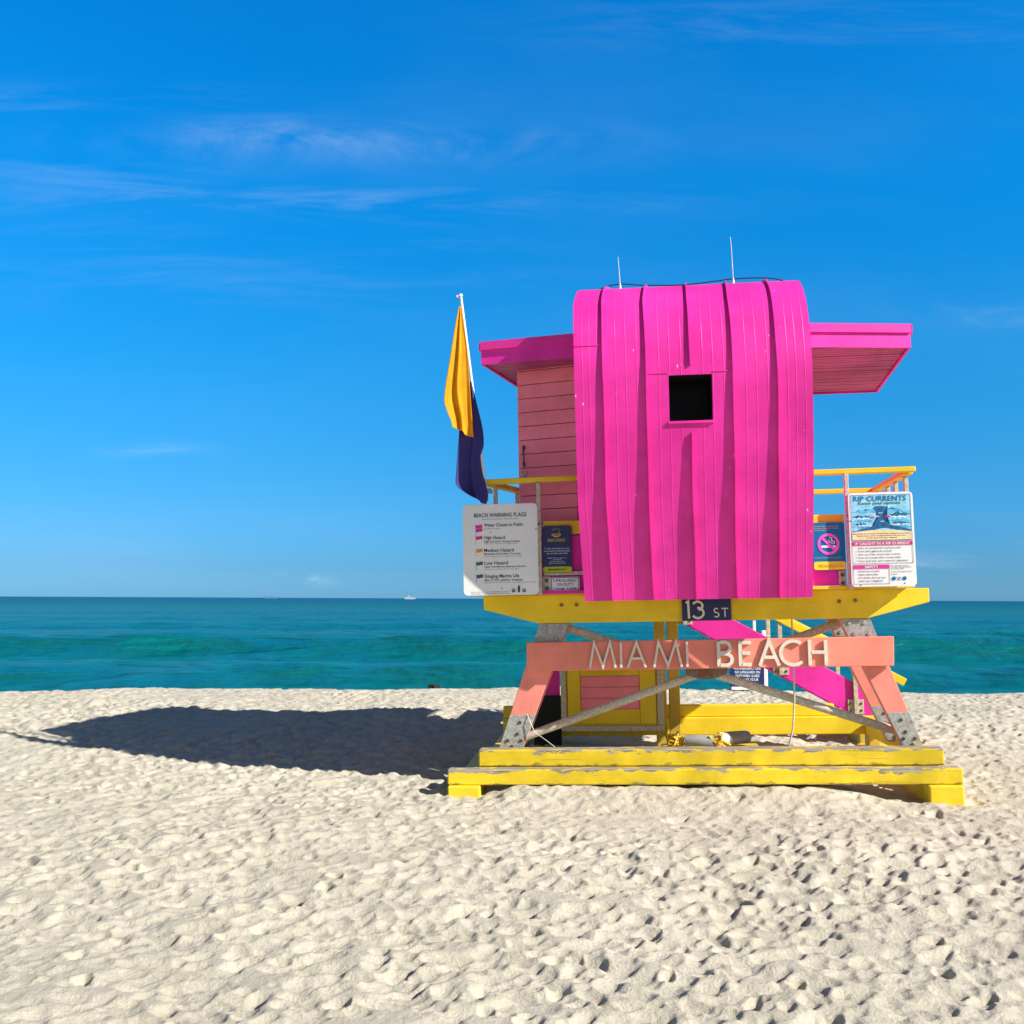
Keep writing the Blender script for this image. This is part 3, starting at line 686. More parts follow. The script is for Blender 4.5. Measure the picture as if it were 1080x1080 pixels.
# coral name beam with standing letters
mb = MB(); mb.prism([(-1.588, 1.342), (-1.588, 1.086), (1.624, 1.096), (1.634, 1.352)], -.045, .012, .006); nb = part('name_beam', mb, 'coral')
PXm = lambda px: -1.583+(px-556)*.008334
LZ0, LZ1 = 1.112, 1.330; W_ = .026
def zt(f, px): return LZ0+(LZ1-LZ0)*f+ (px-556)*.0000
letters = []
def letter(polys, w=.021):
    mb = MB()
    for k, pl_ in enumerate(polys): mb.ribbon(pl_, w, -.074-.0012*k, .022)
    # stand-off pins
    for pl_ in polys[:1]:
        for q in (pl_[0], pl_[-1]): mb.tube([(q[0], -.055, q[1]), (q[0], -.04, q[1])], .006, 6)
    part('letter', mb, 'letter', nb)
P_ = lambda px, f: (PXm(px), zt(f, px))
letter([[P_(623.5, 0), P_(628.5, 1), P_(637.5, .05), P_(645.5, 1), P_(651, 0)]])
letter([[P_(657, 0), P_(657, 1)]])
letter([[P_(664, 0), P_(673.5, .985), P_(683, 0)], [P_(668.4, .36), P_(678.9, .36)]])
letter([[P_(692, 0), P_(697, 1), P_(706.5, .05), P_(715.5, 1), P_(721, 0)]])
letter([[P_(727, 0), P_(727, 1)]])
bx = PXm(760); bz = lambda f: LZ0+(LZ1-LZ0)*f
letter([[(bx, bz(0)), (bx, bz(1))], [(bx+.013, bz(.965))]+arc(PXm(766), bz(.755), .052, .046, 90, -90, 10)+[(bx+.013, bz(.545))], [(bx+.013, bz(.5))]+arc(PXm(767), bz(.27), .058, .05, 90, -90, 10)+[(bx+.013, bz(.045))]], .03)
ex = PXm(782.5)
letter([[(ex, bz(0)), (ex, bz(1))], [(ex+.015, bz(.94)), (PXm(794), bz(.94))], [(ex+.015, bz(.52)), (PXm(793), bz(.52))], [(ex+.015, bz(.06)), (PXm(794), bz(.06))]], .029)
letter([[P_(802.5, 0), P_(812.5, .985), P_(822.5, 0)], [P_(807, .34), P_(818, .34)]], .029)
letter([arc(PXm(837.5), bz(.5), .108, .104, 52, 312, 26)], .029)
hx0, hx1 = PXm(854.5), PXm(871)
letter([[(hx0, bz(0)), (hx0, bz(1))], [(hx1, bz(0)), (hx1, bz(1))], [(hx0+.015, bz(.52)), (hx1-.015, bz(.52))]], .029)

# pipe cross-bracing with a centre gusset
def pipe(a, c_, r=.038, m_='pipe'): mb = MB(); mb.tube([a, c_], r, 14); return part('brace_pipe', mb, m_)
pipe((-1.21, .20, 1.455), (1.70, .20, .50)); pipe((1.26, .285, 1.475), (-1.665, .285, .455))
mb = MB(); mb.prism([(-.17, 1.10), (.22, 1.10), (.20, 1.03), (.06, .985), (-.04, .985), (-.16, 1.03)], .10, .15, .004); part('center_gusset', mb, 'rust')

# base: runners on the sand, stacked beams front and back
for x0, x1 in ((-2.25, -1.975), (1.735, 2.01)):
    mb = MB(); mb.box(x0, x1, -.50, 2.0, -.05, .150, .012); part('runner', mb, 'yellow')
mb = MB(); mb.box(-2.257, 2.024, -.45, -.318, .152, .283, .01); part('base_beam', mb, 'yellow_low')
mb = MB(); mb.box(-2.003, 1.922, -.315, -.14, .285, .428, .012); part('base_beam', mb, 'yellow_up')
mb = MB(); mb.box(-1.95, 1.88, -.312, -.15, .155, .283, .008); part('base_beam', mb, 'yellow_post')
mb = MB(); mb.box(-2.0, 2.02, 1.70, 1.80, .285, .466, .01); part('base_beam', mb, 'yellow')
mb = MB(); mb.box(-2.0, 1.47, 1.76, 1.86, .468, .590, .01); part('base_beam', mb, 'yellow')
for x in (-1.93, 1.76):
    mb = MB(); mb.box(x, x+.13, -.135, 1.69, .286, .40, .008); part('side_beam', mb, 'yellow')
    mb = MB(); mb.box(x+.01, x+.12, 1.60, 1.78, .151, .283, .008); part('bearer', mb, 'yellow_post')
for x, y in ((-.385, 1.40), (-.245, 1.47)):
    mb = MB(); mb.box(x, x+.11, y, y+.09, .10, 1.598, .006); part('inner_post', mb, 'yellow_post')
mb = MB(); mb.box(-1.62, -1.38, 1.645, 1.68, .70, 1.09, .004); part('panel', mb, 'magenta_wood')
mb = MB(); mb.box(-1.66, -1.37, 1.60, 1.64, .12, .715, .004); part('dark_panel', mb, 'dark')  # plain dark panel filling the gap behind the left leg

# lightning rods and the wire over the roof
for x, h in ((-.66, 4.885), (.372, 5.02)):
    mb = MB(); mb.tube([(x, .0, 4.52), (x, 0, 4.66), (x-.004, 0, h-.12), (x-.01, 0, h)], [.005, .005, .0035, .0025], 8)
    mb.tube([(x, 0, 4.545), (x, 0, 4.63)], [.02, .010], 10); part('lightning_rod', mb, 'rod')
mb = MB(); pts = []
ctl = [(-.93, 0, 4.545), (-.80, 0, 4.60), (-.66, .0, 4.625), (-.45, 0, 4.605), (-.1, 0, 4.59), (.2, 0, 4.61), (.37, 0, 4.625), (.62, 0, 4.622), (.78, .0, 4.60), (.87, 0, 4.555)]
for i in range(len(ctl)-1):
    for k in range(5):
        t = k/5; p0, p1, p2, p3 = (Vector(ctl[max(i-1, 0)]), Vector(ctl[i]), Vector(ctl[i+1]), Vector(ctl[min(i+2, len(ctl)-1)]))
        pts.append(.5*((2*p1)+(p2-p0)*t+(2*p0-5*p1+4*p2-p3)*t*t+(3*p1-p0-3*p2+p3)*t**3))
mb.tube(pts, .006, 6); part('roof_wire', mb, 'cable')

# ------------------------------------------------------------------ boarding ramp at the back
ramp_o = thing('boarding_ramp', 'magenta sided boarding ramp with yellow handrails sloping down behind the hut', 'ramp', (1.9, 2.5, .0))
def rp(nm, mb, mat, par=None): return mb.build(nm, M[mat], par or ramp_o, (1.9, 2.5, 0) )
for y in (2.38, 3.16):
    mb = MB(); mb.prism([(-.58, 1.765), (.0, 1.765), (2.158, .578), (2.15, .395), (1.81, .395)], y, y+.06, .006); rp('stringer', mb, 'magenta_wood')
mb = MB()
for k in range(15):
    t = k/14; x = .1+t*1.95; z = 1.64-(x-.0)*.548; mb.box(x, x+.12, 2.445, 3.155, z-.04, z-.005, .003)
rp('tread', mb, 'yellow')
mb = MB(); mb.box(1.86, 2.12, 2.40, 3.2, -.05, .39, .01); rp('footing', mb, 'yellow_post')
mb = MB(); mb.box(-.58, .0, 1.935, 3.22, 1.768, 1.80, .004); rp('landing', mb, 'yellow')
for y, dz in ((2.355, 0), (3.20, .08)):
    mb = MB(); mb.bar((-.05, y, 2.075+dz), (2.36, y, .755+dz), .045, .085, .006, upv=(0, 0, 1)); hr = rp('handrail', mb, 'yellow')
    for x in (.0, 1.04, 1.83):
        zt_ = 2.045-(x+.05)*.548+dz; zb_ = 1.72-x*.55-.30
        mb = MB(); mb.box(x-.022, x+.022, y-.01, y+.022, zb_, zt_-.02, .004); ps = rp('railing_post', mb, 'beige_metal')
        if y < 3:
            mb = MB(); mb.box(x-.085, x+.085, y+.002-.02+.03, y+.024, zb_, zb_+.16, .003); bk = rp('bracket', mb, 'beige_metal', ps)
            for dx in (-.055, .055):
                for dz2 in (.04, .115): mb = MB(); mb.bolt(x+dx, y+.012, zb_+dz2, .016, .014); rp('bolt', mb, 'bolt', bk)

# ------------------------------------------------------------------ storage locker under the deck
lk = thing('storage_locker', 'yellow locker with pink slatted door hanging under the deck', 'locker', (-.83, 1.3, .38))
def lp(nm, mb, mat, par=None): return mb.build(nm, M[mat], par or lk, (-.83, 1.3, .38))
mb = MB(); mb.box(-1.345, -.315, 1.33, 1.62, .385, 1.10, .006); lp('body', mb, 'yellow')
fr = MB(); fr.box(-1.355, -1.30, 1.30, 1.328, .437, 1.10, .004); fr.box(-.375, -.31, 1.30, 1.328, .437, 1.10, .004); fr.box(-1.355, -.31, 1.30, 1.328, .38, .434, .004); lp('frame', fr, 'beige_metal')
mb = MB()
mb.box(-1.285, -1.155, 1.296, 1.322, .455, 1.08, .004); mb.box(-.55, -.39, 1.296, 1.322, .455, 1.08, .004); mb.box(-1.152, -.553, 1.297, 1.322, .455, .60, .004); mb.box(-1.152, -.553, 1.297, 1.322, .94, 1.08, .004)
dr = lp('door', mb, 'yellow')
mb = MB()
for k in range(3): mb.box(-1.151, -.554, 1.305+.0, 1.322, .602+k*.1127, .602+k*.1127+.109, .004)
lp('door_panel', mb, 'clapboard', dr)

# ------------------------------------------------------------------ signs
def sign(nm, label, cat, at):
    o = thing(nm, label, cat, at); return o, (lambda pn_, mb, mat, par=None: mb.build(pn_, mat if isinstance(mat, list) else M[mat], par or o, at))
# left: warning flags
at = (-1.79, -.235, 1.77); sg, sp_ = sign('information_sign', 'large white sign explaining beach warning flags left of the hut', 'sign', at)
mb = MB(); mb.prism(rrect(-2.125, -1.452, 1.772, 2.588, .04), -.238, -.222, .002); bd = sp_('board', mb, 'sign_white')
Yf = -.2405
mb = MB(); SX = lambda u: -2.125+u*.673/705.; SZ = lambda v: 2.588-v*.816/875.   # u,v in sign pixels (705 x 875)
text(mb, 'BEACH WARNING FLAGS', SX(107), SZ(125), .036, Yf, SX(602)-SX(107))
text(mb, 'Water Closed to Public', SX(200), SZ(217), .030, Yf, SX(570)-SX(200)); text(mb, 'High Hazard', SX(200), SZ(338), .030, Yf, SX(397)-SX(200))
text(mb, 'Medium Hazard', SX(200), SZ(460), .030, Yf, SX(477)-SX(200)); text(mb, 'Low Hazard', SX(200), SZ(582), .030, Yf, SX(422)-SX(200)); text(mb, 'Stinging Marine Life', SX(200), SZ(707), .030, Yf, SX(525)-SX(200))
text(mb, 'High Surf and/or Strong Currents', SX(200), SZ(369), .016, Yf, SX(535)-SX(200)); text(mb, 'Moderate Surf and/or Currents', SX(200), SZ(487), .016, Yf, SX(540)-SX(200))
text(mb, 'Calm Conditions, Exercise Caution', SX(200), SZ(610), .016, Yf, SX(590)-SX(200)); text(mb, "Man o' War, Jellyfish, Stingrays", SX(200), SZ(737), .016, Yf, SX(555)-SX(200))
sp_('lettering', mb, 'ink', bd)
mb = MB()
for v, t_, u1 in ((150, 'ABSENCE OF FLAGS DOES NOT ASSURE SAFE WATERS', 525), (242, 'Double Red Flags', 355), (385, 'Enter the water at your own risk', 510), (507, 'Weak swimmers use caution in the water', 560), (630, 'Swim near a lifeguard and stay alert', 525), (756, 'May be flown with another warning flag at any time', 680), (845, 'Swim only near an open lifeguard tower', 430), (862, 'City beach patrol information line', 430)):
    u0 = 180 if v == 150 else (70 if v > 800 else 200); text(mb, t_, SX(u0), SZ(v), .008, Yf, SX(u1)-SX(u0))
sp_('lettering', mb, 'ink_grey', bd)
mb = MB()
for u, v in ((262, 272), (360, 808), (690, 250)): mb.tube([(SX(u), -.2375, SZ(v)), (SX(u), -.2405, SZ(v))], .006, 8)
sp_('screw', mb, 'bolt', bd)
for v, mm in ((215, 'sign_magenta'), (250, 'sign_magenta'), (323, 'sign_red'), (447, 'sign_orange'), (570, 'sign_green'), (692, 'sign_purple')):
    mb = MB(); n_ = 8; V = []; F = []
    for k in range(n_+1):
        u = 125+60*k/n_; w_ = 3.5*math.sin(k/n_*6.28); V += [(SX(u), Yf, SZ(v-16+w_)), (SX(u), Yf, SZ(v+16+w_))]
    for k in range(n_): F.append((2*k, 2*k+1, 2*k+3, 2*k+2))
    mb.add(V, F); mb.ribbon([(SX(122), SZ(v-18)), (SX(122), SZ(v+(24 if v == 215 else 62)))], .0022, Yf-.0005, .001, 0)
    sp_('flag_symbol', mb, mm, bd)
mb = MB()
for u in (470, 568): mb.ribbon(arc(SX(u), SZ(832), .014, .014, 0, 342, 14), .006, Yf, .0012, closed=True); mb.plate(arc(SX(u), SZ(836), .007, .006, 0, 330, 8), Yf-.0006, .001)
mb.plate(rrect(SX(510), SZ and SX(530), SZ(850), SZ(796), .004), Yf, .001); mb.plate(arc(SX(520), SZ(790), .008, .006, 0, 330, 8), Yf, .001)
sp_('emblem', mb, 'ink', bd)
# navy notice
at = (-1.287, -.165, 1.962); sg, sp_ = sign('notice_sign', 'small navy notice with lime bottom band, hung between white sign and magenta shell', 'sign', at)
mb = MB(); mb.prism(rrect(-1.418, -1.155, 1.962, 2.385, .025), -.165, -.153, .0015); bd = sp_('board', mb, 'navy')
mb = MB(); mb.prism(rrect(-1.415, -1.158, 1.965, 2.018, .02), -.1675, -.1655, 0); bnd = sp_('color_band', mb, 'lime', bd)
mb = MB(); text(mb, 'MIAMIBEACH', -1.287, 1.984, .017, -.1688, .16, 'c'); sp_('lettering', mb, 'ink', bnd)
mb = MB(); text(mb, 'MBCARES', -1.29, 2.242, .026, -.1662, .155, 'c'); mb.ribbon(arc(-1.29, 2.325, .042, .038, 200, 340, 12), .012, -.167, .001)
mb.ribbon(arc(-1.29, 2.328, .026, .022, 210, 360, 10), .008, -.1672, .001)
for a in (140, 115, 90, 65, 40): q = (math.cos(R(a)), math.sin(R(a))); mb.ribbon([(-1.29+q[0]*.034, 2.322+q[1]*.03), (-1.29+q[0]*.048, 2.322+q[1]*.043)], .004, -.167, .001)
sp_('emblem', mb, 'gold_ink', bd)
mb = MB()
for z, t_, w_, h_ in ((2.175, 'To the ones that love our', .225, .014), (2.153, 'ocean and our beaches please', .235, .014), (2.131, 'do not leave any trash', .185, .014), (2.092, 'Report an issue or learn more', .17, .009), (2.077, 'by calling', .07, .009), (2.060, 'City information desk', .13, .009), (2.045, 'Open every day of the week', .15, .009)): text(mb, t_, -1.287, z, h_, -.1662, w_, 'c')
sp_('lettering', mb, 'pale_ink', bd)
# lifeguard on duty plate
at = (-1.22, -.150, 1.775); sg, sp_ = sign('hours_plate', 'small white plate reading lifeguard on duty, under the navy notice', 'sign', at)
mb = MB(); mb.prism(rrect(-1.352, -1.092, 1.784, 1.926, .025), -.150, -.138, .0015); bd = sp_('board', mb, 'sign_white')
mb = MB(); mb.ribbon(rrect(-1.343, -1.101, 1.799, 1.919, .02, 3), .006, -.1515, .001, closed=True); text(mb, 'LIFEGUARD', -1.222, 1.882, .026, -.1512, .205, 'c'); text(mb, 'ON DUTY', -1.222, 1.846, .026, -.1512, .15, 'c'); text(mb, '9:30AM - 5:00PM', -1.222, 1.811, .019, -.1512, .20, 'c')
sp_('lettering', mb, 'navy', bd)
# no smoking
at = (1.09, -.165, 1.938); sg, sp_ = sign('no_smoking_sign', 'blue no smoking sign with pink prohibition ring and yellow band', 'sign', at)
mb = MB(); mb.prism(rrect(.952, 1.228, 1.938, 2.355, .022), -.165, -.153, .0015); bd = sp_('board', mb, 'teal_board')
mb = MB(); mb.prism(rrect(.955, 1.225, 1.941, 2.012, .018), -.1675, -.1655, 0); bnd = sp_('color_band', mb, 'sun_yellow', bd)
mb = MB(); text(mb, 'MIAMIBEACH', 1.10, 1.962, .026, -.1688, .21, 'c'); sp_('lettering', mb, 'gold_ink', bnd)
cxs, czs = 1.085, 2.165; mb = MB(); mb.box(cxs-.062, cxs+.03, -.1668, -.1655, czs-.032, czs-.012, 0); mb.box(cxs+.036, cxs+.062, -.1668, -.1655, czs-.032, czs-.012, 0)
mb.ribbon([(cxs+.05, czs), (cxs+.052, czs+.02), (cxs+.028, czs+.03), (cxs+.03, czs+.052), (cxs+.008, czs+.058)], .008, -.1668, .001); mb.ribbon([(cxs+.035, czs), (cxs+.03, czs+.012), (cxs+.005, czs+.02), (cxs+.006, czs+.04)], .007, -.1668, .001)
sp_('cigarette_symbol', mb, 'foam_ink', bd)
mb = MB(); mb.ribbon(arc(cxs, czs, .082, .082, 0, 348.75, 31), .022, -.1685, .0012, closed=True); mb.ribbon([(cxs-.053, czs+.053), (cxs+.053, czs-.053)], .02, -.1695, .0012); sp_('prohibition_ring', mb, 'pink_ink', bd)
mb = MB()
for z, t_, w_ in ((2.318, 'please help us keep our', .21), (2.300, 'beaches clean and smoke', .21), (2.282, 'free thank you', .12), (2.043, 'smoking is prohibited on this beach', .23)): text(mb, t_, .965, z, .009, -.1662, w_)
sp_('lettering', mb, 'gold_ink', bd)
# right: rip currents
at = (1.52, -.235, 1.785); sg, sp_ = sign('information_sign', 'large rip currents sign with blue sea picture right of the hut', 'sign', at)
RX0, RX1, RZ0, RZ1 = 1.252, 1.796, 1.786, 2.600
mb = MB(); mb.prism(rrect(RX0, RX1, RZ0, RZ1, .035), -.238, -.222, .002); bd = sp_('board', mb, 'sign_white')
GX = lambda u: RX0+u*(RX1-RX0)/540.; GZ = lambda v: RZ1-v*(RZ1-RZ0)/820.
mb = MB(); mb.plate([(GX(22), GZ(395)), (GX(518), GZ(395)), (GX(518), GZ(22)), (GX(22), GZ(22))], -.2392, .001); pic = sp_('picture', mb, 'sea_pale', bd)
r2 = np.random.default_rng(21)
def blob_strip(pts, w0, y, mb, mi=0, jag=.3):
    V = []; n_ = len(pts)
    for k, (u, v) in enumerate(pts):
        w_ = w0*math.sin(math.pi*(k+.35)/(n_-.3))*(1+jag*r2.standard_normal()); V += [(GX(u), y, GZ(v-w_)), (GX(u), y, GZ(v+w_))]
    mb.add(V, [(2*k, 2*k+1, 2*k+3, 2*k+2) for k in range(n_-1)], mi)
mb = MB()
for u0, u1, v, w_ in ((22, 518, 165, 20), (22, 200, 250, 16), (330, 518, 250, 18), (22, 240, 300, 18), (310, 518, 305, 18), (60, 518, 355, 26)): blob_strip([(u0+(u1-u0)*k/16, v+5*r2.standard_normal()) for k in range(17)], w_, -.2398, mb)
sp_('water_streak', mb, 'sea_mid', pic)
mb = MB()
for poly in ([(205, 135), (225, 122), (270, 118), (305, 125), (330, 120), (318, 150), (295, 165), (288, 200), (295, 235), (312, 260), (345, 285), (420, 300), (510, 330), (518, 350), (440, 345), (380, 325), (300, 310), (240, 318), (160, 345), (60, 350), (25, 345), (90, 322), (180, 300), (222, 270), (238, 235), (240, 200), (228, 165)],):
    b_ = bmesh.new(); vs_ = [b_.verts.new((GX(u), -.2405, GZ(v))) for u, v in poly]; f_ = b_.faces.new(vs_); bmesh.ops.triangulate(b_, faces=[f_]); mb.bm(b_)
for u0, u1, v, w_ in ((24, 180, 212, 12), (340, 516, 195, 16), (30, 150, 275, 9), (350, 515, 268, 9), (120, 180, 150, 5), (330, 390, 140, 6), (24, 200, 340, 12), (360, 515, 335, 14)): blob_strip([(u0+(u1-u0)*k/14, v+3*r2.standard_normal()) for k in range(15)], w_, -.2403, mb, jag=.5)
sp_('rip_current_drawing', mb, 'sea_deep', pic)
mb = MB()
for u0, u1, v, w_ in ((26, 170, 228, 5), (345, 500, 216, 6), (60, 200, 290, 4), (340, 480, 285, 4), (205, 260, 210, 3), (262, 300, 255, 4), (245, 290, 180, 3)): blob_strip([(u0+(u1-u0)*k/14, v+3*r2.standard_normal()) for k in range(15)], w_, -.2409, mb, jag=.7)
sp_('foam_drawing', mb, 'foam_ink', pic)
mb = MB(); mb.plate([(GX(22), GZ(415))]+[(GX(518), GZ(415))]+[(GX(518-k*31), GZ(345-18*math.sin(math.pi*k/16))) for k in range(17)], -.2412, .0005); bnd = sp_('sand_drawing', mb, 'sand_ink', pic)
mb = MB()
for u0, u1, v in ((175, 222, 218), (302, 350, 212)): blob_strip([(u0+(u1-u0)*k/8, v) for k in range(9)], 8, -.2411, mb, jag=.1)
sp_('arrow_drawing', mb, 'sign_red', pic)
Yg = -.2418
mb = MB(); text(mb, 'RIP CURRENTS', GX(45), GZ(75), .044, Yg, GX(485)-GX(45)); sp_('title', mb, 'teal_board', bd)
mb = MB(); text(mb, 'Know your options', GX(85), GZ(105), .024, Yg, GX(435)-GX(85))
for v, t_, u1, u0 in ((365, 'Rip currents are powerful currents of water moving away from shore', 505, 30), (383, 'They can sweep even the strongest swimmer away from shore', 470, 55), (401, 'If at the beach swim near a lifeguard', 395, 140)): text(mb, t_, GX(u0), GZ(v), .0105, Yg, GX(u1)-GX(u0))
for k, (t_, u1) in enumerate((("Relax, rip currents don't pull you under.", 430), ("Don't swim against the current.", 350), ('Swim out of the current, then to shore.', 420), ("If you can't escape, float or tread water.", 425), ('If you need help, call or wave for assistance.', 478))): text(mb, t_, GX(65), GZ(490+k*28), .014, Yg, GX(u1)-GX(65)); text(mb, str(k+1), GX(42), GZ(490+k*28), .014, Yg)
for k, (t_, u1) in enumerate((('Know how to swim.', 240), ('Never swim alone.', 228), ("If in doubt, don't go out.", 285), ('Swim near a lifeguard.', 262))): text(mb, t_, GX(62), GZ(692+k*28), .014, Yg, GX(u1)-GX(62)); text(mb, '-', GX(45), GZ(692+k*28), .014, Yg)
for v, t_, u1 in ((645, 'More information about rip', 480), (658, 'currents can be found at', 500), (672, 'the weather office', 440), (697, 'Ocean and weather service', 508), (718, 'Sea grant', 385)): text(mb, t_, GX(330), GZ(v), .009, Yg, GX(u1)-GX(330))
for r__ in (([(20, 20), (520, 20), (520, 418), (20, 418)]), ([(20, 425), (520, 425), (520, 618), (20, 618)]), ([(20, 632), (318, 632), (318, 795), (20, 795)])): mb.ribbon([(GX(a), GZ(c_)) for a, c_ in r__], .0022, Yg, .0012, closed=True)
sp_('lettering', mb, 'ink', bd)
mb = MB(); mb.plate([(GX(21), GZ(462)), (GX(519), GZ(462)), (GX(519), GZ(430)), (GX(21), GZ(430))], Yg-.0003, .0008); hb = sp_('heading_band', mb, 'sign_red', bd)
mb = MB(); text(mb, 'IF CAUGHT IN A RIP CURRENT', GX(45), GZ(457), .021, Yg-.0016, GX(498)-GX(45)); sp_('lettering', mb, 'foam_ink', hb)
mb = MB(); mb.plate([(GX(21), GZ(664)), (GX(317), GZ(664)), (GX(317), GZ(633)), (GX(21), GZ(633))], Yg-.0003, .0008); hb = sp_('heading_band', mb, 'sign_magenta', bd)
mb = MB(); text(mb, 'SAFETY', GX(115), GZ(659), .022, Yg-.0016, GX(225)-GX(115)); sp_('lettering', mb, 'foam_ink', hb)
mb = MB(); mb.plate(arc(GX(352), GZ(752), .017, .017, 0, 340, 16), Yg, .001); mb.plate(arc(GX(440), GZ(752), .017, .017, 0, 340, 16), Yg, .001); mb.ribbon([(GX(382), GZ(768)), (GX(410), GZ(738))], .005, Yg, .001); mb.ribbon([(GX(382), GZ(738)), (GX(410), GZ(768))], .005, Yg-.0008, .001); sp_('emblem', mb, 'teal_board', bd)
mb = MB()
for u, v in ((75, 805), (440, 795), (12, 245)): mb.tube([(GX(u), -.2375, GZ(v)), (GX(u), -.2405, GZ(v))], .006, 8)
sp_('screw', mb, 'bolt', bd)
# street sign on the deck beam
at = (.03, -.012, 1.512); sg, sp_ = sign('street_sign', 'navy board reading 13 ST fixed on the yellow deck beam', 'sign', at)
mb = MB(); mb.box(-.187, .245, -.03, -.006, 1.513, 1.712, .003); bd = sp_('board', mb, 'navy')
tx = lambda px: -.187+(px-719)*.00834
mb = MB(); z0, z1 = 1.535, 1.692; y_ = -.037
mb.ribbon([(tx(723), z1-.02), (tx(725.5), z1-.005), (tx(726), z0)], .02, y_, .006)
sp_('numeral', mb, 'letter', bd)
mb = MB(); mb.ribbon([(tx(731), z1-.03)]+arc(tx(735.5), z1-.045, .042, .037, 150, -80, 12), .02, y_, .006); mb.ribbon(arc(tx(735.5), z0+.048, .05, .046, 95, -150, 14), .02, y_-.001, .006); sp_('numeral', mb, 'letter', bd)
mb = MB(); mb.ribbon(arc(tx(755), 1.603, .018, .019, 40, 270, 10)+arc(tx(755), 1.565, .021, .0195, 90, -140, 10), .010, y_, .006); sp_('letter', mb, 'letter', bd)
mb = MB(); mb.ribbon([(tx(760.5), 1.62), (tx(767.5), 1.62)], .010, y_, .006); mb.ribbon([(tx(764), 1.615), (tx(764), 1.545)], .010, y_-.001, .006); sp_('letter', mb, 'letter', bd)

# ------------------------------------------------------------------ flags
at = (-1.88, -.27, 2.60); fpz = thing('flag_pole', 'slim white pole leaning outwards from the left railing', 'flag pole', at)
mb = MB(); mb.tube([(-2.110, -.27, 4.50), (-1.897, -.27, 2.60)], [.012, .014], 12); mb.build('pole', M['white_paint'], fpz, at)
mb = MB(); mb.tube([(-2.112, -.27, 4.495), (-2.114, -.27, 4.515)], [.022, .018], 12); mb.box(-2.15, -2.115, -.285, -.262, 4.485, 4.505, .003); mb.build('finial', M['white_paint'], fpz, at)
mb = MB(); mb.box(-1.925, -1.86, -.252, -.155, 2.69, 2.73, .005); mb.build('clamp', M['galvanized'], fpz, at)
def smooth_rows(rows, n):
    R_ = np.array(rows, float); t = np.linspace(0, len(rows)-1, n); o = []
    for q in t:
        i = min(int(q), len(rows)-2); f = q-i; p0, p1, p2, p3 = R_[max(i-1, 0)], R_[i], R_[i+1], R_[min(i+2, len(rows)-1)]
        o.append(.5*((2*p1)+(p2-p0)*f+(2*p0-5*p1+4*p2-p3)*f*f+(3*p1-p0-3*p2+p3)*f**3))
    return np.array(o)
def flag(nm, rows, Y0, folds, amp, mat, label, at):
    """rows: (xl, zl, xr, zr) from top to bottom"""
    o = MB(); nr, nc = 46, 34; Q = smooth_rows(rows, nr); V = []
    for i in range(nr):
        xl, zl, xr, zr = Q[i]; t = i/(nr-1)
        for j in range(nc):
            u = j/(nc-1); a = amp*(.25+.75*t)*(1-.65*u)
            y = Y0 - .10*t*(1-u) - a*(math.sin(u*folds*6.283+t*1.3)+.45*math.sin(u*folds*11+t*3.+1)) + .012*math.sin(t*8+u*3)*t
            x = xl+(xr-xl)*u + .012*math.sin(u*folds*6.283+1.4+t)*t*(1-u)*u*3; V.append((x, y, zl+(zr-zl)*u+.006*math.sin(u*9+t*5)*t))
    F = [(i*nc+j, i*nc+j+1, (i+1)*nc+j+1, (i+1)*nc+j) for i in range(nr-1) for j in range(nc-1)]
    o.add(V, F, 0, True); ob = o.build(nm, M[mat], None, at); ob.matrix_world = TW @ Matrix.Translation(at)
    md = ob.modifiers.new('solidify', 'SOLIDIFY'); md.thickness = .002
    return tag(ob, label, 'flag')
flag('warning_flag', [(-2.112, 4.375, -2.09, 4.37), (-2.145, 4.20, -2.075, 4.22), (-2.20, 3.86, -2.045, 4.0), (-2.248, 3.54, -2.03, 3.74), (-2.225, 3.42, -2.02, 3.55), (-2.188, 3.33, -2.008, 3.38), (-2.172, 3.265, -1.995, 3.165)], -.36, 2.1, .035, 'flag_yellow', 'yellow orange flag hanging limp at the top of the white pole', (-2.1, -.3, 3.2))
flag('warning_flag', [(-2.035, 3.70, -2.02, 3.70), (-2.07, 3.55, -1.975, 3.50), (-2.12, 3.36, -1.925, 3.27), (-2.135, 3.16, -1.918, 3.12), (-2.145, 3.02, -1.945, 3.02), (-2.155, 2.88, -1.925, 2.86), (-2.152, 2.75, -1.885, 2.66), (-2.03, 2.655, -1.905, 2.575)], -.292, 1.7, .035, 'flag_purple', 'dark purple flag hanging limp below the yellow one, touching the white sign', (-2.05, -.29, 2.6))

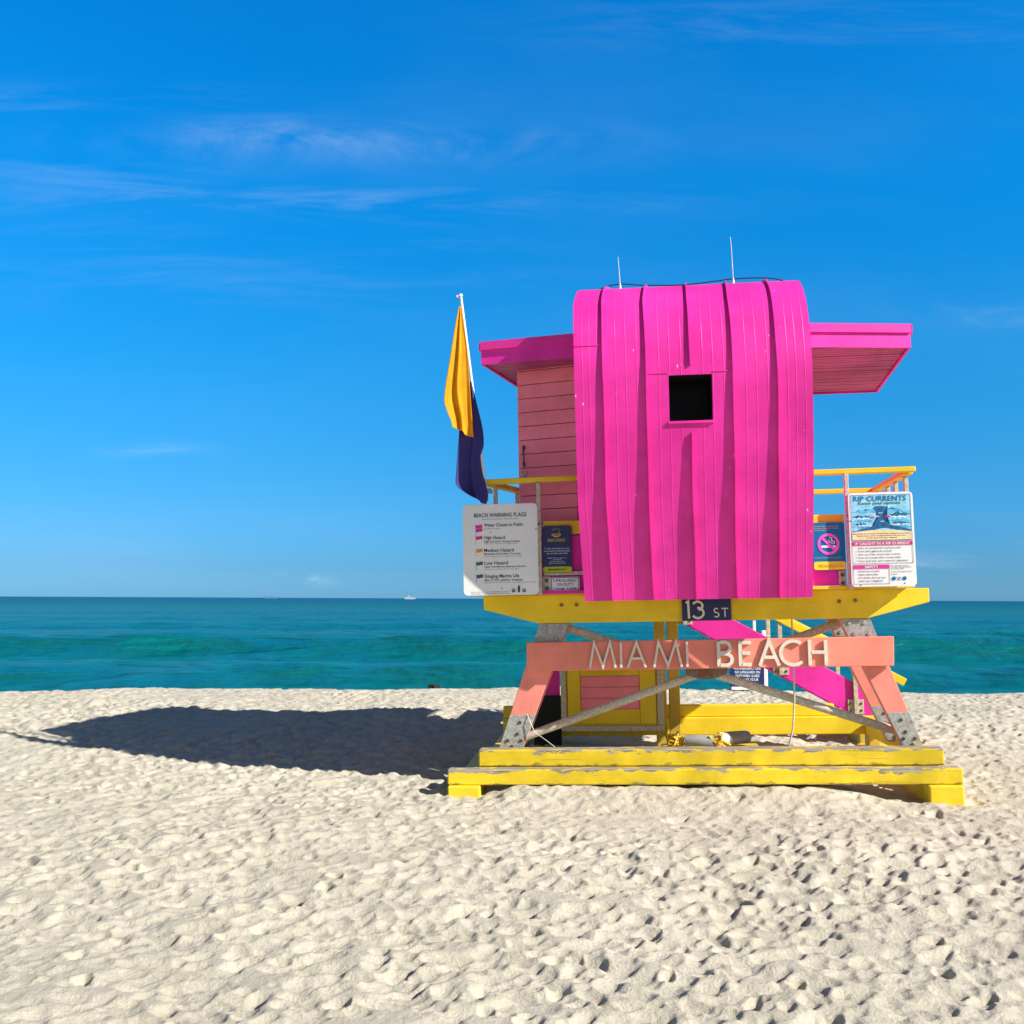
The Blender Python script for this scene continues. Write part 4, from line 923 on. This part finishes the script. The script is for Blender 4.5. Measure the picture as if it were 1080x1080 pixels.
# ------------------------------------------------------------------ loose things
at = (.76, .10, .3); cd = MB(); cd.tube([(.79, .10, 1.52), (.792, .10, 1.1), (.785, .10, .8), (.765, .11, .55), (.735, .12, .43), (.70, .13, .30), (.66, .16, .06)], .008, 8)
ob = cd.build('hanging_cord', M['cord'], None, at); ob.matrix_world = TW @ Matrix.Translation(at); tag(ob, 'thin beige cord hanging from the deck in front of the ramp', 'cord')
at = (-1.45, .0, .4); cd = MB(); cd.tube([(-1.60, .02, .70), (-1.57, -.01, .63), (-1.53, -.02, .54), (-1.44, -.03, .48), (-1.36, -.04, .42), (-1.30, -.06, .36), (-1.28, -.08, .28)], .0035, 8)
ob = cd.build('loose_wire', M['rod'], None, at); ob.matrix_world = TW @ Matrix.Translation(at); tag(ob, 'thin pale wire dangling from the left coral leg', 'wire')
def roll(label, c0, c1, r, caps, at):
    o = thing('foam_roll', label, 'foam roll', at, 'grey foam rolls under the hut')
    a, b_ = Vector(c0), Vector(c1); d = (b_-a)
    mb = MB(); mb.tube([a, a+d*.03, a+d*.97, b_], [r*.93, r, r, r*.93], 20); mb.build('body', M['foam_grey'], o, at)
    if caps: mb = MB(); mb.tube([a-d*.008, a+d*.26], [r*1.02, r*1.02], 20); mb.build('white_band', M['white_paint'], o, at)
    mb = MB(); mb.tube([a-d*.02, a-d*.009], [r*.8, r*.8], 18); mb.build('end_core', M['foam_brown'], o, at)
    return o
roll('grey foam roll lying left, its brown end towards the left, behind the front base beam', (-.13, 1.02, .318), (.15, 1.0, .312), .058, False, (0, 1, .1))
roll('grey foam roll with white banded end lying right, behind the front base beam', (.205, 1.03, .335), (.50, 1.13, .340), .064, True, (.38, 1.15, .1))
at = (.05, 1.05, .1); mb = MB(); r3 = np.random.default_rng(2); pts = []
for c0 in ((-.22, 1.02, .32), (.165, 1.0, .32)):
    pts = [(c0[0]+.07*math.sin(k*1.7)+.03*r3.standard_normal(), c0[1]+.03*r3.standard_normal(), max(c0[2]+.05*math.cos(k*2.3)+.02*r3.standard_normal(), .265)) for k in range(34)]
    pts = [Vector(q[:3]) for q in smooth_rows(pts, 130)]; mb.tube(pts, .010, 6)
ob = mb.build('tangled_rope', M['rope_yellow'], None, at); ob.matrix_world = TW @ Matrix.Translation(at); tag(ob, 'tangle of yellow brown rope around the grey foam rolls', 'rope')
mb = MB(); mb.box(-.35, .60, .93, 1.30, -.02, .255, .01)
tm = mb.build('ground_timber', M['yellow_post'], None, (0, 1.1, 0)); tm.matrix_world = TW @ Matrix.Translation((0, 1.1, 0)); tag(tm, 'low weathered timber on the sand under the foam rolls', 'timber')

# notice board down by the water
nm_ = Matrix.Translation((3.86, 16.9, .21)) @ Matrix.Scale(.885, 4); nbd = thing('notice_board', 'blue notice on white posts standing at the water edge, seen below the hut', 'sign', mat=nm_)
def npart(n_, mb, mat, par=None): return mb.build(n_, M[mat], par or nbd)
for x, h in ((-.17, 1.27), (.34, 1.12)): mb = MB(); mb.box(x-.045, x+.045, .03, .11, -.15, h, .008); npart('post', mb, 'white_paint')
mb = MB(); mb.box(.13, .18, .05, .10, .46, 1.30, .006); npart('post', mb, 'white_paint')
mb = MB(); mb.box(-.30, .40, -.03, .026, .03, .085, .006); npart('foot_rail', mb, 'white_paint')
mb = MB(); mb.box(.14, .41, -.02, .026, .78, .98, .006); npart('top_plate', mb, 'white_paint')
mb = MB(); mb.box(-.32, .31, -.01, .02, .088, .46, .005); bdd = npart('board', mb, 'navy')
mb = MB()
for k, (t_, w_) in enumerate((('FOR EMERGENCY DIAL', .5), ('NO LIFEGUARD ON', .46), ('DUTY WHEN CLOSED', .44), ('SWIM AT YOUR', .4), ('OWN RISK', .3))): text(mb, t_, 0, .40-k*.068, .045, -.0115, w_, 'c')
npart('lettering', mb, 'foam_ink', bdd)
# seaweed clump at the edge
mb = MB(); r4 = np.random.default_rng(8)
for k in range(26):
    a = r4.uniform(0, 6.28); q = Vector((r4.normal(0, .05), r4.normal(0, .05), 0)); e = Vector((math.cos(a)*.075, math.sin(a)*.06, r4.uniform(.01, .03)))*.6; q = q*.6
    mb.tube([q, q+e*.5+Vector((0, 0, .05)), q+e], [.014, .02, .006], 6)
ob = mb.build('seaweed_clump', M['weed']); ob.location = (-1.27, 16.75, .24); tag(ob, 'small dark clump of seaweed lying at the sand edge', 'seaweed')
# boats on the horizon
M['white_hazed'] = plain('white_hazed', (.42, .50, .56), .6, .3)  # white greyed: distance haze is put into the colour
M['ship_hazed'] = plain('ship_hazed', (.10, .24, .40), .6, .3)  # ship colour made paler and bluer to paint in the haze
at = Matrix.Translation((-705, 3010, WZ)) ; sh = thing('cargo_ship', 'low cargo ship hazed dark blue, far off on the horizon', 'ship', mat=at)
mb = MB(); mb.prism([(-20, 4.6), (-18, 0), (18, 0), (21, 5.4), (14, 4.4)], -3.5, 3.5, .2); mb.build('hull', M['ship_hazed'], sh)
mb = MB(); mb.box(-16, -11, -2.5, 2.5, 4.65, 7.6, .3); mb.box(-15, -13, -1.2, 1.2, 7.65, 8.8, .2); mb.build('superstructure', M['ship_hazed'], sh)
mb = MB(); mb.box(-6, 12, -2.5, 2.5, 4.5, 5.8, .3); mb.build('cargo', M['ship_hazed'], sh)
at = Matrix.Translation((-297, 3010, WZ)); sh = thing('motor_yacht', 'small white motor yacht far off on the horizon', 'boat', mat=at)
mb = MB(); mb.prism([(-17, 4.2), (-16, 0), (13, 0), (19, 5.0), (8, 4.6)], -4, 4, .3); mb.build('hull', M['white_hazed'], sh)
mb = MB(); mb.prism([(-13, 4.9), (7, 5.1), (3, 7.0), (-11, 7.0)], -3, 3, .2); mb.prism([(-7, 7.05), (0, 7.05), (-2, 8.6), (-6, 8.6)], -2.4, 2.4, .2); mb.build('cabin', M['white_hazed'], sh)
mb = MB(); mb.tube([(-4, 0, 8.6), (-4.5, 0, 12)], .25, 8); mb.build('mast', M['white_paint'], sh)
